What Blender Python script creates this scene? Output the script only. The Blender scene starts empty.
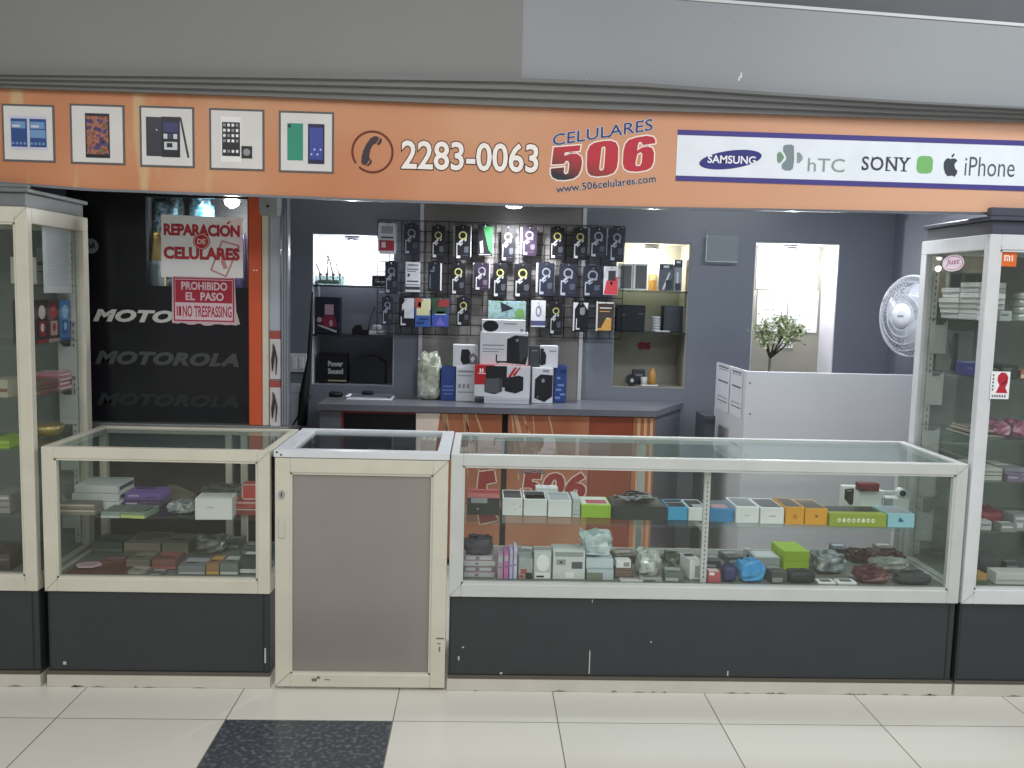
import bpy, bmesh, math, random
from mathutils import Vector, Matrix
random.seed(506)
S = bpy.context.scene
COL = S.collection
PI = math.pi
# ------------------------------------------------------------------ camera
F, CH, YAW, PITCH, ROLL = 901.17, 1.5570, 0.035035, 0.101477, -0.025488
fw = Vector((math.sin(YAW)*math.cos(PITCH), math.cos(YAW)*math.cos(PITCH), -math.sin(PITCH)))
r0 = Vector((math.cos(YAW), -math.sin(YAW), 0)); d0 = fw.cross(r0)
RT = r0*math.cos(ROLL)+d0*math.sin(ROLL); DN = -r0*math.sin(ROLL)+d0*math.cos(ROLL)
EYE = Vector((0, 0, CH))
cam_d = bpy.data.cameras.new('camera'); cam = bpy.data.objects.new('camera', cam_d); COL.objects.link(cam)
cam_d.sensor_width = 36; cam_d.lens = F*36/1024; cam_d.clip_start = .05
m3 = Matrix((RT, -DN, -fw)).transposed()
cam.matrix_world = Matrix.Translation(EYE) @ m3.to_4x4()
S.camera = cam
def ray(u, v): return fw+RT*((u-512)/F)+DN*((v-384)/F)
def atY(u, v, y):            # the point at depth y that the photo shows at pixel u, v -> x, z
    d = ray(u, v); t = y/d.y; return d.x*t, d.z*t+CH
def atZ(u, v, z):            # the point at height z -> x, y
    d = ray(u, v); t = (z-CH)/d.z; return d.x*t, d.y*t
def atX(u, v, x):            # the point on the plane x -> y, z
    d = ray(u, v); t = x/d.x; return d.y*t, d.z*t+CH
# ------------------------------------------------------------------ materials
def lin(h):
    h = h.lstrip('#'); o = []
    for i in (0, 2, 4):
        c = int(h[i:i+2], 16)/255
        o.append(c/12.92 if c <= .04045 else ((c+.055)/1.055)**2.4)
    return (*o, 1)
MC = {}
def M(h, rough=.5, metal=0, spec=.4, coat=0):
    k = (h, rough, metal, spec, coat)
    if k in MC: return MC[k]
    m = bpy.data.materials.new('m_'+h+'_%d_%d' % (rough*100, metal*10)); m.use_nodes = True
    nt = m.node_tree; b = nt.nodes['Principled BSDF']
    b.inputs['Roughness'].default_value = rough; b.inputs['Metallic'].default_value = metal
    b.inputs['Specular IOR Level'].default_value = spec; b.inputs['Coat Weight'].default_value = coat
    c = lin(h)
    # slight procedural unevenness so that no surface is one flat value
    tc = nt.nodes.new('ShaderNodeTexCoord'); nz = nt.nodes.new('ShaderNodeTexNoise'); nz.inputs['Scale'].default_value = 9
    mx = nt.nodes.new('ShaderNodeMix'); mx.data_type = 'RGBA'
    nt.links.new(tc.outputs['Object'], nz.inputs['Vector']); nt.links.new(nz.outputs['Fac'], mx.inputs[0])
    mx.inputs[6].default_value = (c[0]*.9, c[1]*.9, c[2]*.9, 1)
    mx.inputs[7].default_value = (min(1, c[0]*1.1), min(1, c[1]*1.1), min(1, c[2]*1.1), 1)
    nt.links.new(mx.outputs[2], b.inputs['Base Color'])
    MC[k] = m; return m
def emit(name, col, s):
    m = bpy.data.materials.new(name); m.use_nodes = True; nt = m.node_tree
    b = nt.nodes['Principled BSDF']; b.inputs['Base Color'].default_value = (.8, .8, .8, 1)
    b.inputs['Emission Color'].default_value = (*col, 1); b.inputs['Emission Strength'].default_value = s
    return m
def glass_mat(name, tint, refl=1.45, rough=.02, haze=0, hazec='b0b4b0'):
    m = bpy.data.materials.new(name); m.use_nodes = True; nt = m.node_tree; nt.nodes.clear()
    o = nt.nodes.new('ShaderNodeOutputMaterial'); t = nt.nodes.new('ShaderNodeBsdfTransparent')
    g = nt.nodes.new('ShaderNodeBsdfGlossy'); f = nt.nodes.new('ShaderNodeFresnel'); x = nt.nodes.new('ShaderNodeMixShader')
    t.inputs['Color'].default_value = (*tint, 1); g.inputs['Roughness'].default_value = rough; f.inputs['IOR'].default_value = refl
    ge = nt.nodes.new('ShaderNodeNewGeometry'); mu = nt.nodes.new('ShaderNodeMath'); mu.operation = 'MULTIPLY'; iv = nt.nodes.new('ShaderNodeMath'); iv.operation = 'SUBTRACT'; iv.inputs[0].default_value = 1
    nt.links.new(ge.outputs['Backfacing'], iv.inputs[1]); nt.links.new(iv.outputs[0], mu.inputs[0]); nt.links.new(f.outputs[0], mu.inputs[1])     # only the outer face of a pane mirrors
    nt.links.new(mu.outputs[0], x.inputs[0]); nt.links.new(g.outputs[0], x.inputs[2])
    if haze:
        d = nt.nodes.new('ShaderNodeBsdfDiffuse'); d.inputs['Color'].default_value = lin(hazec)
        y = nt.nodes.new('ShaderNodeMixShader'); y.inputs[0].default_value = haze
        nt.links.new(t.outputs[0], y.inputs[1]); nt.links.new(d.outputs[0], y.inputs[2]); nt.links.new(y.outputs[0], x.inputs[1])
    else:
        nt.links.new(t.outputs[0], x.inputs[1])
    nt.links.new(x.outputs[0], o.inputs['Surface']); return m
GLASS = glass_mat('clear_glass', (.965, .98, .972), 1.42, .015, .03, 'a3a596')  # olive haze colour stands in for corridor reflections on the panes
GTOP = glass_mat('counter_top_glass', (.93, .97, .955), 1.5, .03, .13, '9fb3ac')  # pale teal haze paints the bright interior reflected in the top
GFLAP = glass_mat('flap_glass', (.86, .9, .92), 1.5, .03, .03)
GDARK = glass_mat('deep_shade_tint_shelf', (.5, .51, .54), 1.45, .05, .05)  # tint darkened further to shade the first recess under its top bay
GSHELF = glass_mat('shelf_glass', (.9, .95, .93), 1.45, .03, .02)
GREC = glass_mat('shade_tint_shelf', (.56, .6, .56), 1.45, .05, .05)  # shelf tint darkened to keep lamp light out of the lower bays
ACRY = glass_mat('acrylic', (.97, .98, .98), 1.35, .15, .09, 'c4cace')
BAGM = glass_mat('plastic_bag', (.86, .9, .88), 1.6, .16, .3, 'd4dad2')
def noisy(name, stops, scale, rough=.5, spec=.4, detail=3, vec='Object', stretch=(1, 1, 1), metal=0, bump=0):
    m = bpy.data.materials.new(name); m.use_nodes = True; nt = m.node_tree; b = nt.nodes['Principled BSDF']
    tc = nt.nodes.new('ShaderNodeTexCoord'); mp = nt.nodes.new('ShaderNodeMapping'); mp.inputs['Scale'].default_value = stretch
    nz = nt.nodes.new('ShaderNodeTexNoise'); nz.inputs['Scale'].default_value = scale; nz.inputs['Detail'].default_value = detail
    cr = nt.nodes.new('ShaderNodeValToRGB'); e = cr.color_ramp.elements
    while len(e) < len(stops): e.new(.5)
    for el, (p, c) in zip(e, stops): el.position = p; el.color = lin(c)
    L = nt.links.new
    L(tc.outputs[vec], mp.inputs['Vector']); L(mp.outputs[0], nz.inputs['Vector']); L(nz.outputs['Fac'], cr.inputs[0]); L(cr.outputs[0], b.inputs['Base Color'])
    b.inputs['Roughness'].default_value = rough; b.inputs['Specular IOR Level'].default_value = spec; b.inputs['Metallic'].default_value = metal
    if bump:
        bp = nt.nodes.new('ShaderNodeBump'); bp.inputs['Strength'].default_value = bump; L(nz.outputs['Fac'], bp.inputs['Height']); L(bp.outputs[0], b.inputs['Normal'])
    return m
# ------------------------------------------------------------------ mesh building
class MB:
    def __init__(s): s.bm = bmesh.new()
    def add(s, vs, fs, m=0, smooth=False):
        bv = [s.bm.verts.new(v) for v in vs]
        for f in fs:
            try:
                fc = s.bm.faces.new([bv[i] for i in f]); fc.material_index = m; fc.smooth = smooth
            except ValueError: pass
        return bv
    def box(s, x0, x1, y0, y1, z0, z1, m=0, bv=0, fm=None):
        vs = [(x, y, z) for x in (x0, x1) for y in (y0, y1) for z in (z0, z1)]
        fs = {'left': (0, 1, 3, 2), 'right': (4, 6, 7, 5), 'front': (0, 4, 5, 1), 'back': (2, 3, 7, 6), 'bottom': (0, 2, 6, 4), 'top': (1, 5, 7, 3)}
        if bv:
            t = bmesh.new(); q = [t.verts.new(v) for v in vs]
            for k, f in fs.items():
                fc = t.faces.new([q[i] for i in f]); fc.material_index = (fm or {}).get(k, m)
            bmesh.ops.bevel(t, geom=list(t.edges), offset=bv, segments=1, affect='EDGES')
            t.verts.index_update()
            n = [s.bm.verts.new(v.co) for v in t.verts]
            for f in t.faces:
                fc = s.bm.faces.new([n[v.index] for v in f.verts]); fc.material_index = f.material_index
            t.free()
        else:
            q = [s.bm.verts.new(v) for v in vs]
            for k, f in fs.items():
                fc = s.bm.faces.new([q[i] for i in f]); fc.material_index = (fm or {}).get(k, m)
        return s
    def prism(s, pts, a, b, m=0, axis='y', smooth=False):   # a 2D outline pushed from a to b along an axis
        n = len(pts)
        P = {'y': lambda p, t: (p[0], t, p[1]), 'x': lambda p, t: (t, p[0], p[1]), 'z': lambda p, t: (p[0], p[1], t)}[axis]
        vs = [P(p, a) for p in pts]+[P(p, b) for p in pts]
        fs = [tuple(range(n)), tuple(range(2*n-1, n-1, -1))]+[(i, (i+1) % n, n+(i+1) % n, n+i) for i in range(n)]
        s.add(vs, fs, m, smooth); return s
    def ring(s, cx, cz, ro, ri, y0, y1, m=0, n=24, sx=1, a0=0, a1=2*PI):   # annulus in the x-z plane
        full = abs(a1-a0-2*PI) < 1e-6; k = n if full else n+1
        A = [a0+(a1-a0)*i/n for i in range(k)]
        vs = [(cx+r*math.cos(a)*sx, y, cz+r*math.sin(a)) for a in A for r, y in ((ro, y0), (ri, y0), (ro, y1), (ri, y1))]
        fs = []
        for i in range(n):
            j = (i+1) % k
            a, b = 4*i, 4*j
            fs += [(a, a+1, b+1, b), (a+2, b+2, b+3, a+3), (a, b, b+2, a+2), (a+1, a+3, b+3, b+1)]
        s.add(vs, fs, m); return s
    def disc(s, cx, cz, rx, rz, y0, y1, m=0, n=28, rot=0):
        pts = []
        for i in range(n):
            a = 2*PI*i/n; x, z = rx*math.cos(a), rz*math.sin(a)
            pts.append((cx+x*math.cos(rot)-z*math.sin(rot), cz+x*math.sin(rot)+z*math.cos(rot)))
        return s.prism(pts, y0, y1, m)
    def tube(s, pts, r, m=0, n=8, cap=True):
        pts = [Vector(p) for p in pts]; R = r if isinstance(r, (list, tuple)) else [r]*len(pts); rows = []
        up = Vector((0, 0, 1))
        for i, p in enumerate(pts):
            d = (pts[min(i+1, len(pts)-1)]-pts[max(i-1, 0)]).normalized()
            u = d.cross(up if abs(d.z) < .95 else Vector((1, 0, 0))).normalized(); w = d.cross(u).normalized()
            rows.append([p+(u*math.cos(2*PI*k/n)+w*math.sin(2*PI*k/n))*R[i] for k in range(n)])
        vs = [v for row in rows for v in row]
        fs = [(i*n+k, i*n+(k+1) % n, (i+1)*n+(k+1) % n, (i+1)*n+k) for i in range(len(pts)-1) for k in range(n)]
        if cap: fs += [tuple(range(n)), tuple(range((len(pts)-1)*n, len(pts)*n))]
        s.add(vs, fs, m, True); return s
    def lathe(s, c, prof, m=0, n=24, axis='z'):
        vs = []
        for r, h in prof:
            for k in range(n):
                a = 2*PI*k/n; x, y = r*math.cos(a), r*math.sin(a)
                vs.append((c[0]+x, c[1]+y, c[2]+h) if axis == 'z' else (c[0]+x, c[1]+h, c[2]+y))
        L = len(prof)
        fs = [(i*n+k, i*n+(k+1) % n, (i+1)*n+(k+1) % n, (i+1)*n+k) for i in range(L-1) for k in range(n)]
        fs += [tuple(range(n)), tuple(range((L-1)*n, L*n))]
        s.add(vs, fs, m, True); return s
    def blob(s, c, rx, ry, rz, m=0, jit=.15, seed=1, flat=False, nu=14, nv=9):   # crumpled rounded lump sitting at c (its base centre)
        rnd = random.Random(seed); vs = []
        for i in range(nv+1):
            th = PI*i/nv
            for k in range(nu):
                a = 2*PI*k/nu; q = 1+rnd.uniform(-jit, jit)
                sx = abs(math.sin(th))**.38
                vs.append((c[0]+rx*sx*math.copysign(abs(math.cos(a))**.5, math.cos(a))*q, c[1]+ry*sx*math.copysign(abs(math.sin(a))**.5, math.sin(a))*q, max(c[2], c[2]+rz*(.5-.5*math.copysign(abs(math.cos(th))**.7, math.cos(th)))*(1+(q-1)*1.1))))
        fs = [(i*nu+k, i*nu+(k+1) % nu, (i+1)*nu+(k+1) % nu, (i+1)*nu+k) for i in range(nv) for k in range(nu)]
        s.add(vs, fs, m, not flat); return s
    def text(s, string, x0, x1, z0, z1, y, m=0, th=.0006, bold=0, shear=0, rot=0, about=None, grow=0, sp=1, ref=None, X=None):
        # lettering facing the corridor that fills the box x0..x1, z0..z1; grow widens it for an outline
        vs, fs, bb = glyphs(string, bold, shear, sp)
        v2, f2 = (vs, fs) if not grow else glyphs(string, bold+grow, shear, sp)[:2]
        kx, kz = (x1-x0)/(bb[1]-bb[0]), (z1-z0)/(bb[3]-bb[2]); out = []
        for (a, b) in v2:
            px, pz = x0+(a-bb[0])*kx, z0+(b-bb[2])*kz
            if rot:
                cx, cz = about or ((x0+x1)/2, (z0+z1)/2); dx, dz = px-cx, pz-cz
                px, pz = cx+dx*math.cos(rot)-dz*math.sin(rot), cz+dx*math.sin(rot)+dz*math.cos(rot)
            if X: px, pz = X(px, pz)
            out.append((px, pz))
        s.add([(a, y-th, b) for a, b in out], f2, m); return s
    def obj(s, name, mats, parent=None, w=True):
        if w and parent is not None:
            l = base_of(parent); bmesh.ops.translate(s.bm, verts=list(s.bm.verts), vec=-l)
        bmesh.ops.recalc_face_normals(s.bm, faces=[f for f in s.bm.faces])
        me = bpy.data.meshes.new(name); s.bm.to_mesh(me); s.bm.free()
        for mt in (mats if isinstance(mats, (list, tuple)) else [mats]): me.materials.append(mt)
        o = bpy.data.objects.new(name, me); COL.objects.link(o)
        if parent is not None: o.parent = parent
        return o
GC = {}
def glyphs(string, bold, shear, sp):
    k = (string, round(bold, 4), shear, sp)
    if k in GC: return GC[k]
    cu = bpy.data.curves.new('t', 'FONT'); cu.body = string; cu.offset = bold; cu.shear = shear; cu.space_character = sp
    cu.resolution_u = 3; cu.fill_mode = 'FRONT'
    o = bpy.data.objects.new('t', cu); COL.objects.link(o)
    dg = bpy.context.evaluated_depsgraph_get(); me = bpy.data.meshes.new_from_object(o.evaluated_get(dg))
    vs = [(v.co.x, v.co.y) for v in me.vertices]; fs = [tuple(p.vertices) for p in me.polygons]
    bpy.data.objects.remove(o); bpy.data.curves.remove(cu); bpy.data.meshes.remove(me)
    bb = (min(v[0] for v in vs), max(v[0] for v in vs), min(v[1] for v in vs), max(v[1] for v in vs))
    GC[k] = (vs, fs, bb); return GC[k]
LOC = {}
def base_of(o):
    while o.parent is not None: o = o.parent
    return LOC.get(o.name, Vector((0, 0, 0)))
def thing(name, label, cat, loc=(0, 0, 0), group=None, rz=0):
    o = bpy.data.objects.new(name, None); COL.objects.link(o); o.location = loc; o.rotation_euler.z = rz; o.empty_display_size = .05
    o['label'] = label; o['category'] = cat
    if group: o['group'] = group
    LOC[o.name] = Vector(loc); return o
def tag(o, label, cat, group=None):
    o['label'] = label; o['category'] = cat
    if group: o['group'] = group
    return o
def struct(mb, name, mats):
    o = mb.obj(name, mats); o['kind'] = 'structure'; return o
def settle(o, loc, rz=0):     # put the origin of a one-mesh thing at its base
    loc = Vector(loc)
    for v in o.data.vertices: v.co -= loc
    o.location = loc; o.rotation_euler.z = rz; return o
# ------------------------------------------------------------------ palette
WHITE = M('c9c5b6', .38, 0, .5); WHITE2 = M('bec1be', .38, 0, .5)      # painted aluminium frames
DARK = M('363a3c', .42, 0, .35); PLINTH = M('c4c1b5', .5); STRIP = M('6a655c', .4, .6)
PAPER = M('e4e6ea', .7, 0, .2); CARDW = M('dfe3e2', .55, 0, .3); BLACK = M('141517', .4, 0, .4); CHAR = M('26282b', .5)
GREYW = M('6a7080', .38, 0, .5); ALU = M('a9acae', .3, .8); RED = M('b3252c', .45); WHITEP = M('eceff0', .6, 0, .3)
# ------------------------------------------------------------------ the setting
def floor_mat():
    m = bpy.data.materials.new('floor_tiles'); m.use_nodes = True; nt = m.node_tree; b = nt.nodes['Principled BSDF']; L = nt.links.new
    def nd(t, **k):
        n = nt.nodes.new(t)
        for a, v in k.items(): setattr(n, a, v)
        return n
    def math_(op, a, b_=None):
        n = nd('ShaderNodeMath', operation=op)
        for i, v in enumerate((a, b_)):
            if v is None: continue
            if isinstance(v, (int, float)): n.inputs[i].default_value = v
            else: L(v, n.inputs[i])
        return n.outputs[0]
    tc = nd('ShaderNodeTexCoord'); sp = nd('ShaderNodeSeparateXYZ'); L(tc.outputs['Object'], sp.inputs[0])
    U = math_('DIVIDE', math_('ADD', sp.outputs[0], 1.491+60), .6); V = math_('DIVIDE', math_('ADD', sp.outputs[1], 60-3.1366), .6)
    def edge(t): f = math_('FRACT', t); return math_('ABSOLUTE', math_('SUBTRACT', f, .5))
    g = math_('GREATER_THAN', math_('MAXIMUM', edge(U), edge(V)), .5-.0035)
    cu, cv = math_('FLOOR', U), math_('FLOOR', V)
    blk = math_('MULTIPLY', math_('COMPARE', cu, 101), math_('COMPARE', cv, 99))
    for n in nt.nodes:
        if n.type == 'MATH' and n.operation == 'COMPARE': n.inputs[2].default_value = .1
    wn = nd('ShaderNodeTexWhiteNoise'); wn.noise_dimensions = '2D'; cb = nd('ShaderNodeCombineXYZ'); L(cu, cb.inputs[0]); L(cv, cb.inputs[1]); L(cb.outputs[0], wn.inputs['Vector'])
    nz = nd('ShaderNodeTexNoise'); nz.inputs['Scale'].default_value = 2.2; L(tc.outputs['Object'], nz.inputs['Vector'])
    def mix(f, a, c):
        n = nd('ShaderNodeMix', data_type='RGBA')
        if isinstance(f, float): n.inputs[0].default_value = f
        else: L(f, n.inputs[0])
        for i, v in ((6, a), (7, c)):
            if isinstance(v, tuple): n.inputs[i].default_value = v
            else: L(v, n.inputs[i])
        return n.outputs[2]
    white = mix(nz.outputs['Fac'], lin('d7d4cb'), lin('cbc8bf')); white = mix(wn.outputs['Value'], white, lin('d6d3c9'))
    vz = nd('ShaderNodeTexNoise'); vz.inputs['Scale'].default_value = 55; vz.inputs['Detail'].default_value = 4; L(tc.outputs['Object'], vz.inputs['Vector'])
    cr = nd('ShaderNodeValToRGB'); cr.color_ramp.elements[0].position = .5; cr.color_ramp.elements[0].color = lin('3e4349')
    cr.color_ramp.elements[1].position = .82; cr.color_ramp.elements[1].color = lin('7f848b'); L(vz.outputs['Fac'], cr.inputs[0])
    c = mix(blk, white, cr.outputs[0]); c = mix(g, c, lin('77736a')); L(c, b.inputs['Base Color'])
    b.inputs['Roughness'].default_value = .28; b.inputs['Specular IOR Level'].default_value = .45
    return m
fl = MB(); fl.box(-5, 5, -3.2, 5.75, -.05, 0); struct(fl, 'floor', floor_mat())
# back wall at y = BW with its three recesses
BW = 5.45
RL = (atY(312, 260, BW)[0], atY(395, 260, BW)[0], atY(350, 385.5, BW)[1], atY(350, 234, BW)[1])
RM = (atY(616, 260, BW)[0], atY(690, 260, BW)[0], atY(653, 388, BW)[1], atY(653, 242.5, BW)[1])
RR = (atY(755, 260, BW)[0], atY(839, 260, BW)[0], .82, atY(795, 243, BW)[1])
WALLP = noisy('back_wall_paint', [(.3, '656b75'), (.7, '6e747d')], 1.3, .33, .5)
NICHE = M('c4c4ca', .6); NICHE2 = M('8d8b80', .6)
PANELP = noisy('centre_panel', [(.3, '75726f'), (.7, '817e7d')], 1.5, .4, .5)
w = MB()
wx0, wx1, wz1 = -2.62, 2.62, 2.3
xs = sorted([wx0, wx1, RL[0], RL[1], RM[0], RM[1], RR[0], RR[1]]); rec = [RL, RM, RR]
for a, b in zip(xs, xs[1:]):
    hole = next((r for r in rec if abs(r[0]-a) < 1e-6 and abs(r[1]-b) < 1e-6), None)
    for z0, z1 in ([(0, hole[2]), (hole[3], wz1)] if hole else [(0, wz1)]): w.box(a, b, BW, BW+.3, z0, z1)
RD = .24
for r in rec:      # lining boards of each recess
    w.box(r[0], r[1], BW+RD, BW+.3, r[2], r[3], 4 if r is RL else 3)
for r in rec:
    for bx in ((r[0]+.0005, r[0]+.006, r[2], r[3]), (r[1]-.006, r[1]-.0005, r[2], r[3]), (r[0]+.006, r[1]-.006, r[2]+.0005, r[2]+.006), (r[0]+.006, r[1]-.006, r[3]-.006, r[3]-.0005)):
        w.box(bx[0], bx[1], BW+.004, BW+RD-.002, bx[2], bx[3], 3 if r is RM else 4 if r is RL and bx[3] < r[3]-.0002 else 1)
zq = atY(350, 285.5, BW+.02)[1]+.001      # white boards paint the lit top bay, darker lining the shade below it
for bx in ((RL[0]+.0065, RL[0]+.0085, BW+.002, BW+RD-.004), (RL[1]-.0085, RL[1]-.0065, BW+.002, BW+RD-.004), (RL[0]+.009, RL[1]-.009, BW+RD-.004, BW+RD-.001)): w.box(*bx, zq, RL[3]-.0065, 1)
# slightly proud centre board between two aluminium joint strips
cx0, cx1 = atY(421, 300, BW)[0], atY(582, 300, BW)[0]
w.box(cx0, cx1, BW-.006, BW-.0005, .2, 2.2, 2)
struct(w, 'wall_back', [WALLP, NICHE, PANELP, NICHE2, M('7d8089', .6)])
for i, c in enumerate((cx0, cx1)):
    t = MB(); t.box(c-.011, c+.011, BW-.014, BW-.0065, .2, 2.2); struct(t, 'trim_%d' % (i+2), M('bdbfc4', .35, .4))
t = MB(); t.box(2.49, 2.63, 3.96, BW-.001, 0, 2.3); struct(t, 'wall_right', M('666a76', .4))
t = MB(); t.box(-2.62, -2.56, 3.45, BW-.001, 0, 2.3); struct(t, 'wall_left', M('5d6068', .4))
t = MB(); t.box(-2.62, 2.62, 3.62, BW+.3, 2.305, 2.345); struct(t, 'ceiling', M('b5b8bc', .7))
# dropped soffit over the back counter that carries the downlight
SOF = 2.072
t = MB(); t.box(cx0+.012, cx1-.012, 4.75, BW-.015, SOF, SOF+.03); struct(t, 'ceiling_soffit', M('b4b4ba', .6))
# lintel behind the banner, fascia wall above, cornice between
t = MB(); t.box(-2.7, 2.7, 3.445, 3.62, 1.925, 2.7); struct(t, 'wall_lintel', M('5b5d60', .6))
ctop = [(-90, 71), (0, 73), (256, 75), (512, 78), (640, 83), (768, 92.5), (900, 101), (1024, 107.5), (1110, 112)]
cbot = [(-90, 85), (0, 87.5), (256, 96), (512, 106), (640, 110.5), (768, 114), (900, 118.5), (1024, 122), (1110, 125)]
t = MB(); prof = [(0, 0), (0, -.075), (.16, -.075), (.2, -.058), (.42, -.058), (.46, -.04), (.72, -.04), (.76, -.022), (1, -.022), (1, 0)]
rows = []
for (u, v), (u2, v2) in zip(ctop, cbot):
    x, zt = atY(u, v, 3.36); zb = atY(u2, v2, 3.405)[1]
    rows.append([(x, 3.425+dy, zt+(zb-zt)*q) for q, dy in prof])
n = len(prof)
t.add([p for r in rows for p in r], [(i*n+k, i*n+(k+1) % n, (i+1)*n+(k+1) % n, (i+1)*n+k) for i in range(len(rows)-1) for k in range(n)])
struct(t, 'trim_1', noisy('cornice_paint', [(.3, '666766'), (.7, '727374')], 1.2, .42))
t = MB(); lo = [(r[0][0], r[0][2]+.0005) for r in rows]; x0, x1 = lo[0][0], lo[-1][0]
za = atY(680, 0, 3.39); zb = atY(1023, 27, 3.39); k = (zb[1]-za[1])/(zb[0]-za[0])
t.prism(lo+[(x1, zb[1]+k*(x1-zb[0])), (x0, za[1]+k*(x0-za[0]))], 3.39, 3.444)
for u_, v_, a_, b_ in ((738, 81, 2, 5), (740, 78, 2, 6), (587, 50, 1, 1.5), (896, 43, 1.2, 1.2), (727, 17, 2, 1), (586, 80, 1, 1), (600, 22, 1, 1.5)):
    qx, qz = atY(u_, v_, 3.39); t.prism([(qx, qz), (qx+a_*.0037, qz+.002), (qx+a_*.003, qz+b_*.0037), (qx+a_*.001, qz+b_*.003)], 3.3893, 3.3905, 1 if v_ > 70 else 2)
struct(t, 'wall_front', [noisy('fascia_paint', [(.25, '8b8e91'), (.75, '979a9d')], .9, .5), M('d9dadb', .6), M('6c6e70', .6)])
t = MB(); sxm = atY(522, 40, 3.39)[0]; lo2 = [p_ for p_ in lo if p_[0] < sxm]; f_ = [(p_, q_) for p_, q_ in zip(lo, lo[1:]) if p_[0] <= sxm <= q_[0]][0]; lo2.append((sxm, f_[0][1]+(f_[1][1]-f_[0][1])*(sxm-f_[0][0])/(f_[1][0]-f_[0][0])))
t.prism([(a_, b_+.001) for a_, b_ in lo2]+[(sxm, za[1]+k*(sxm-za[0])-.001), (x0, za[1]+k*(x0-za[0])-.001)], 3.3855, 3.3897); struct(t, 'wall_front_panel', noisy('fascia_darker_tone', [(.25, '7a7b79'), (.75, '848583')], .9, .5))  # panel up to the seam in a darker tone than the rest
t = MB()
t.prism([(za[0]-.02+i*.0, 0) for i in ()] or [(x0, za[1]+k*(x0-za[0])+.001), (x1, zb[1]+k*(x1-zb[0])+.001), (x1, zb[1]+k*(x1-zb[0])+.012), (x0, za[1]+k*(x0-za[0])+.012)], 3.386, 3.46)
struct(t, 'trim_4', M('c9cacb', .4))
t = MB(); t.box(-2.7, 2.7, 3.75, 3.85, 2.4, 3.5); struct(t, 'wall_upper', M('4c5058', .6))
# ------------------------------------------------------------------ banner
def rect(u0, v0, u1, v1, y):
    uc, vc = (u0+u1)/2, (v0+v1)/2
    return atY(u0, vc, y)[0], atY(u1, vc, y)[0], atY(uc, v1, y)[1], atY(uc, v0, y)[1]
BY = 3.43
def banner_mat():
    m = noisy('banner_vinyl', [(.3, 'b97752'), (.5, 'c2835c'), (.66, 'c8926d')], 1.6, .42, .4, 2)
    nt = m.node_tree; b = nt.nodes['Principled BSDF']; L = nt.links.new; old = b.inputs['Base Color'].links[0].from_socket
    tc = nt.nodes.new('ShaderNodeTexCoord'); sx = nt.nodes.new('ShaderNodeSeparateXYZ'); L(tc.outputs['Object'], sx.inputs[0])
    def mr(a, b_, src):
        n = nt.nodes.new('ShaderNodeMapRange'); n.inputs[1].default_value = a; n.inputs[2].default_value = b_; L(src, n.inputs[0]); return n.outputs[0]
    # printed skyline of pale upright bars on one end of the vinyl, paler colour towards the other
    mp = nt.nodes.new('ShaderNodeMapping'); mp.inputs['Scale'].default_value = (9, 1, 1.6); L(tc.outputs['Object'], mp.inputs[0])
    nz = nt.nodes.new('ShaderNodeTexNoise'); nz.inputs['Scale'].default_value = 1.3; nz.inputs['Detail'].default_value = 1.5; L(mp.outputs[0], nz.inputs['Vector'])
    bars = mr(.56, .66, nz.outputs['Fac'])
    mu = nt.nodes.new('ShaderNodeMath'); mu.operation = 'MULTIPLY'; L(bars, mu.inputs[0]); L(mr(1.25, .75, sx.outputs[0]), mu.inputs[1])
    m1 = nt.nodes.new('ShaderNodeMix'); m1.data_type = 'RGBA'; L(mu.outputs[0], m1.inputs[0]); L(old, m1.inputs[6]); m1.inputs[7].default_value = lin('c7a57c')
    m2 = nt.nodes.new('ShaderNodeMix'); m2.data_type = 'RGBA'; L(mr(1.4, 3.9, sx.outputs[0]), m2.inputs[0]); L(m1.outputs[2], m2.inputs[6]); m2.inputs[7].default_value = lin('d9a98c')
    L(m2.outputs[2], b.inputs['Base Color']); return m
bx0 = atY(-60, 135, BY)[0]
ban = thing('shop_banner', 'long orange shop banner with a phone number, five phone pictures and a white logo strip', 'banner', (bx0, BY, 1.9))
top = [(-60, 85)]+cbot[1:8]+[(1085, 124)]; bot = [(1085, 214), (1024, 212.5), (900, 211), (768, 208.5), (640, 206.5), (512, 203.5), (384, 199.5), (256, 194.5), (90, 188.5), (0, 181.5), (-60, 178)]
t = MB(); t.prism([atY(u, v-1, BY) for u, v in top]+[atY(u, v, BY) for u, v in bot], BY, BY+.012); t.obj('vinyl_sheet', banner_mat(), ban)
t = MB(); bl = [atY(u, v, BY) for u, v in bot]
t.prism([(x, z-.0005) for x, z in bl]+[(x, z-.009) for x, z in bl[::-1]], BY-.006, BY+.014); t.obj('bottom_rail', M('8b8f95', .25, .7), ban)
FR = M('5e5c5c', .5); PC = M('d6d4d2', .5); PHB = M('22242b', .3); BLUE = M('2f4a86', .35); BL2 = M('6d93bd', .35)
COLSCR = noisy('phone_wallpaper', [(.28, '241f38'), (.44, '57426f'), (.52, 'b0744a'), (.58, '7d3436'), (.7, '58883f')], 34, .4, .4, 2)
pics = [(2.5, 104.5, 55, 162), (70.5, 104.5, 125, 164.5), (140, 106.5, 194.5, 167.5), (209.5, 109, 264.5, 170.5), (279, 111.5, 334, 173)]
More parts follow.
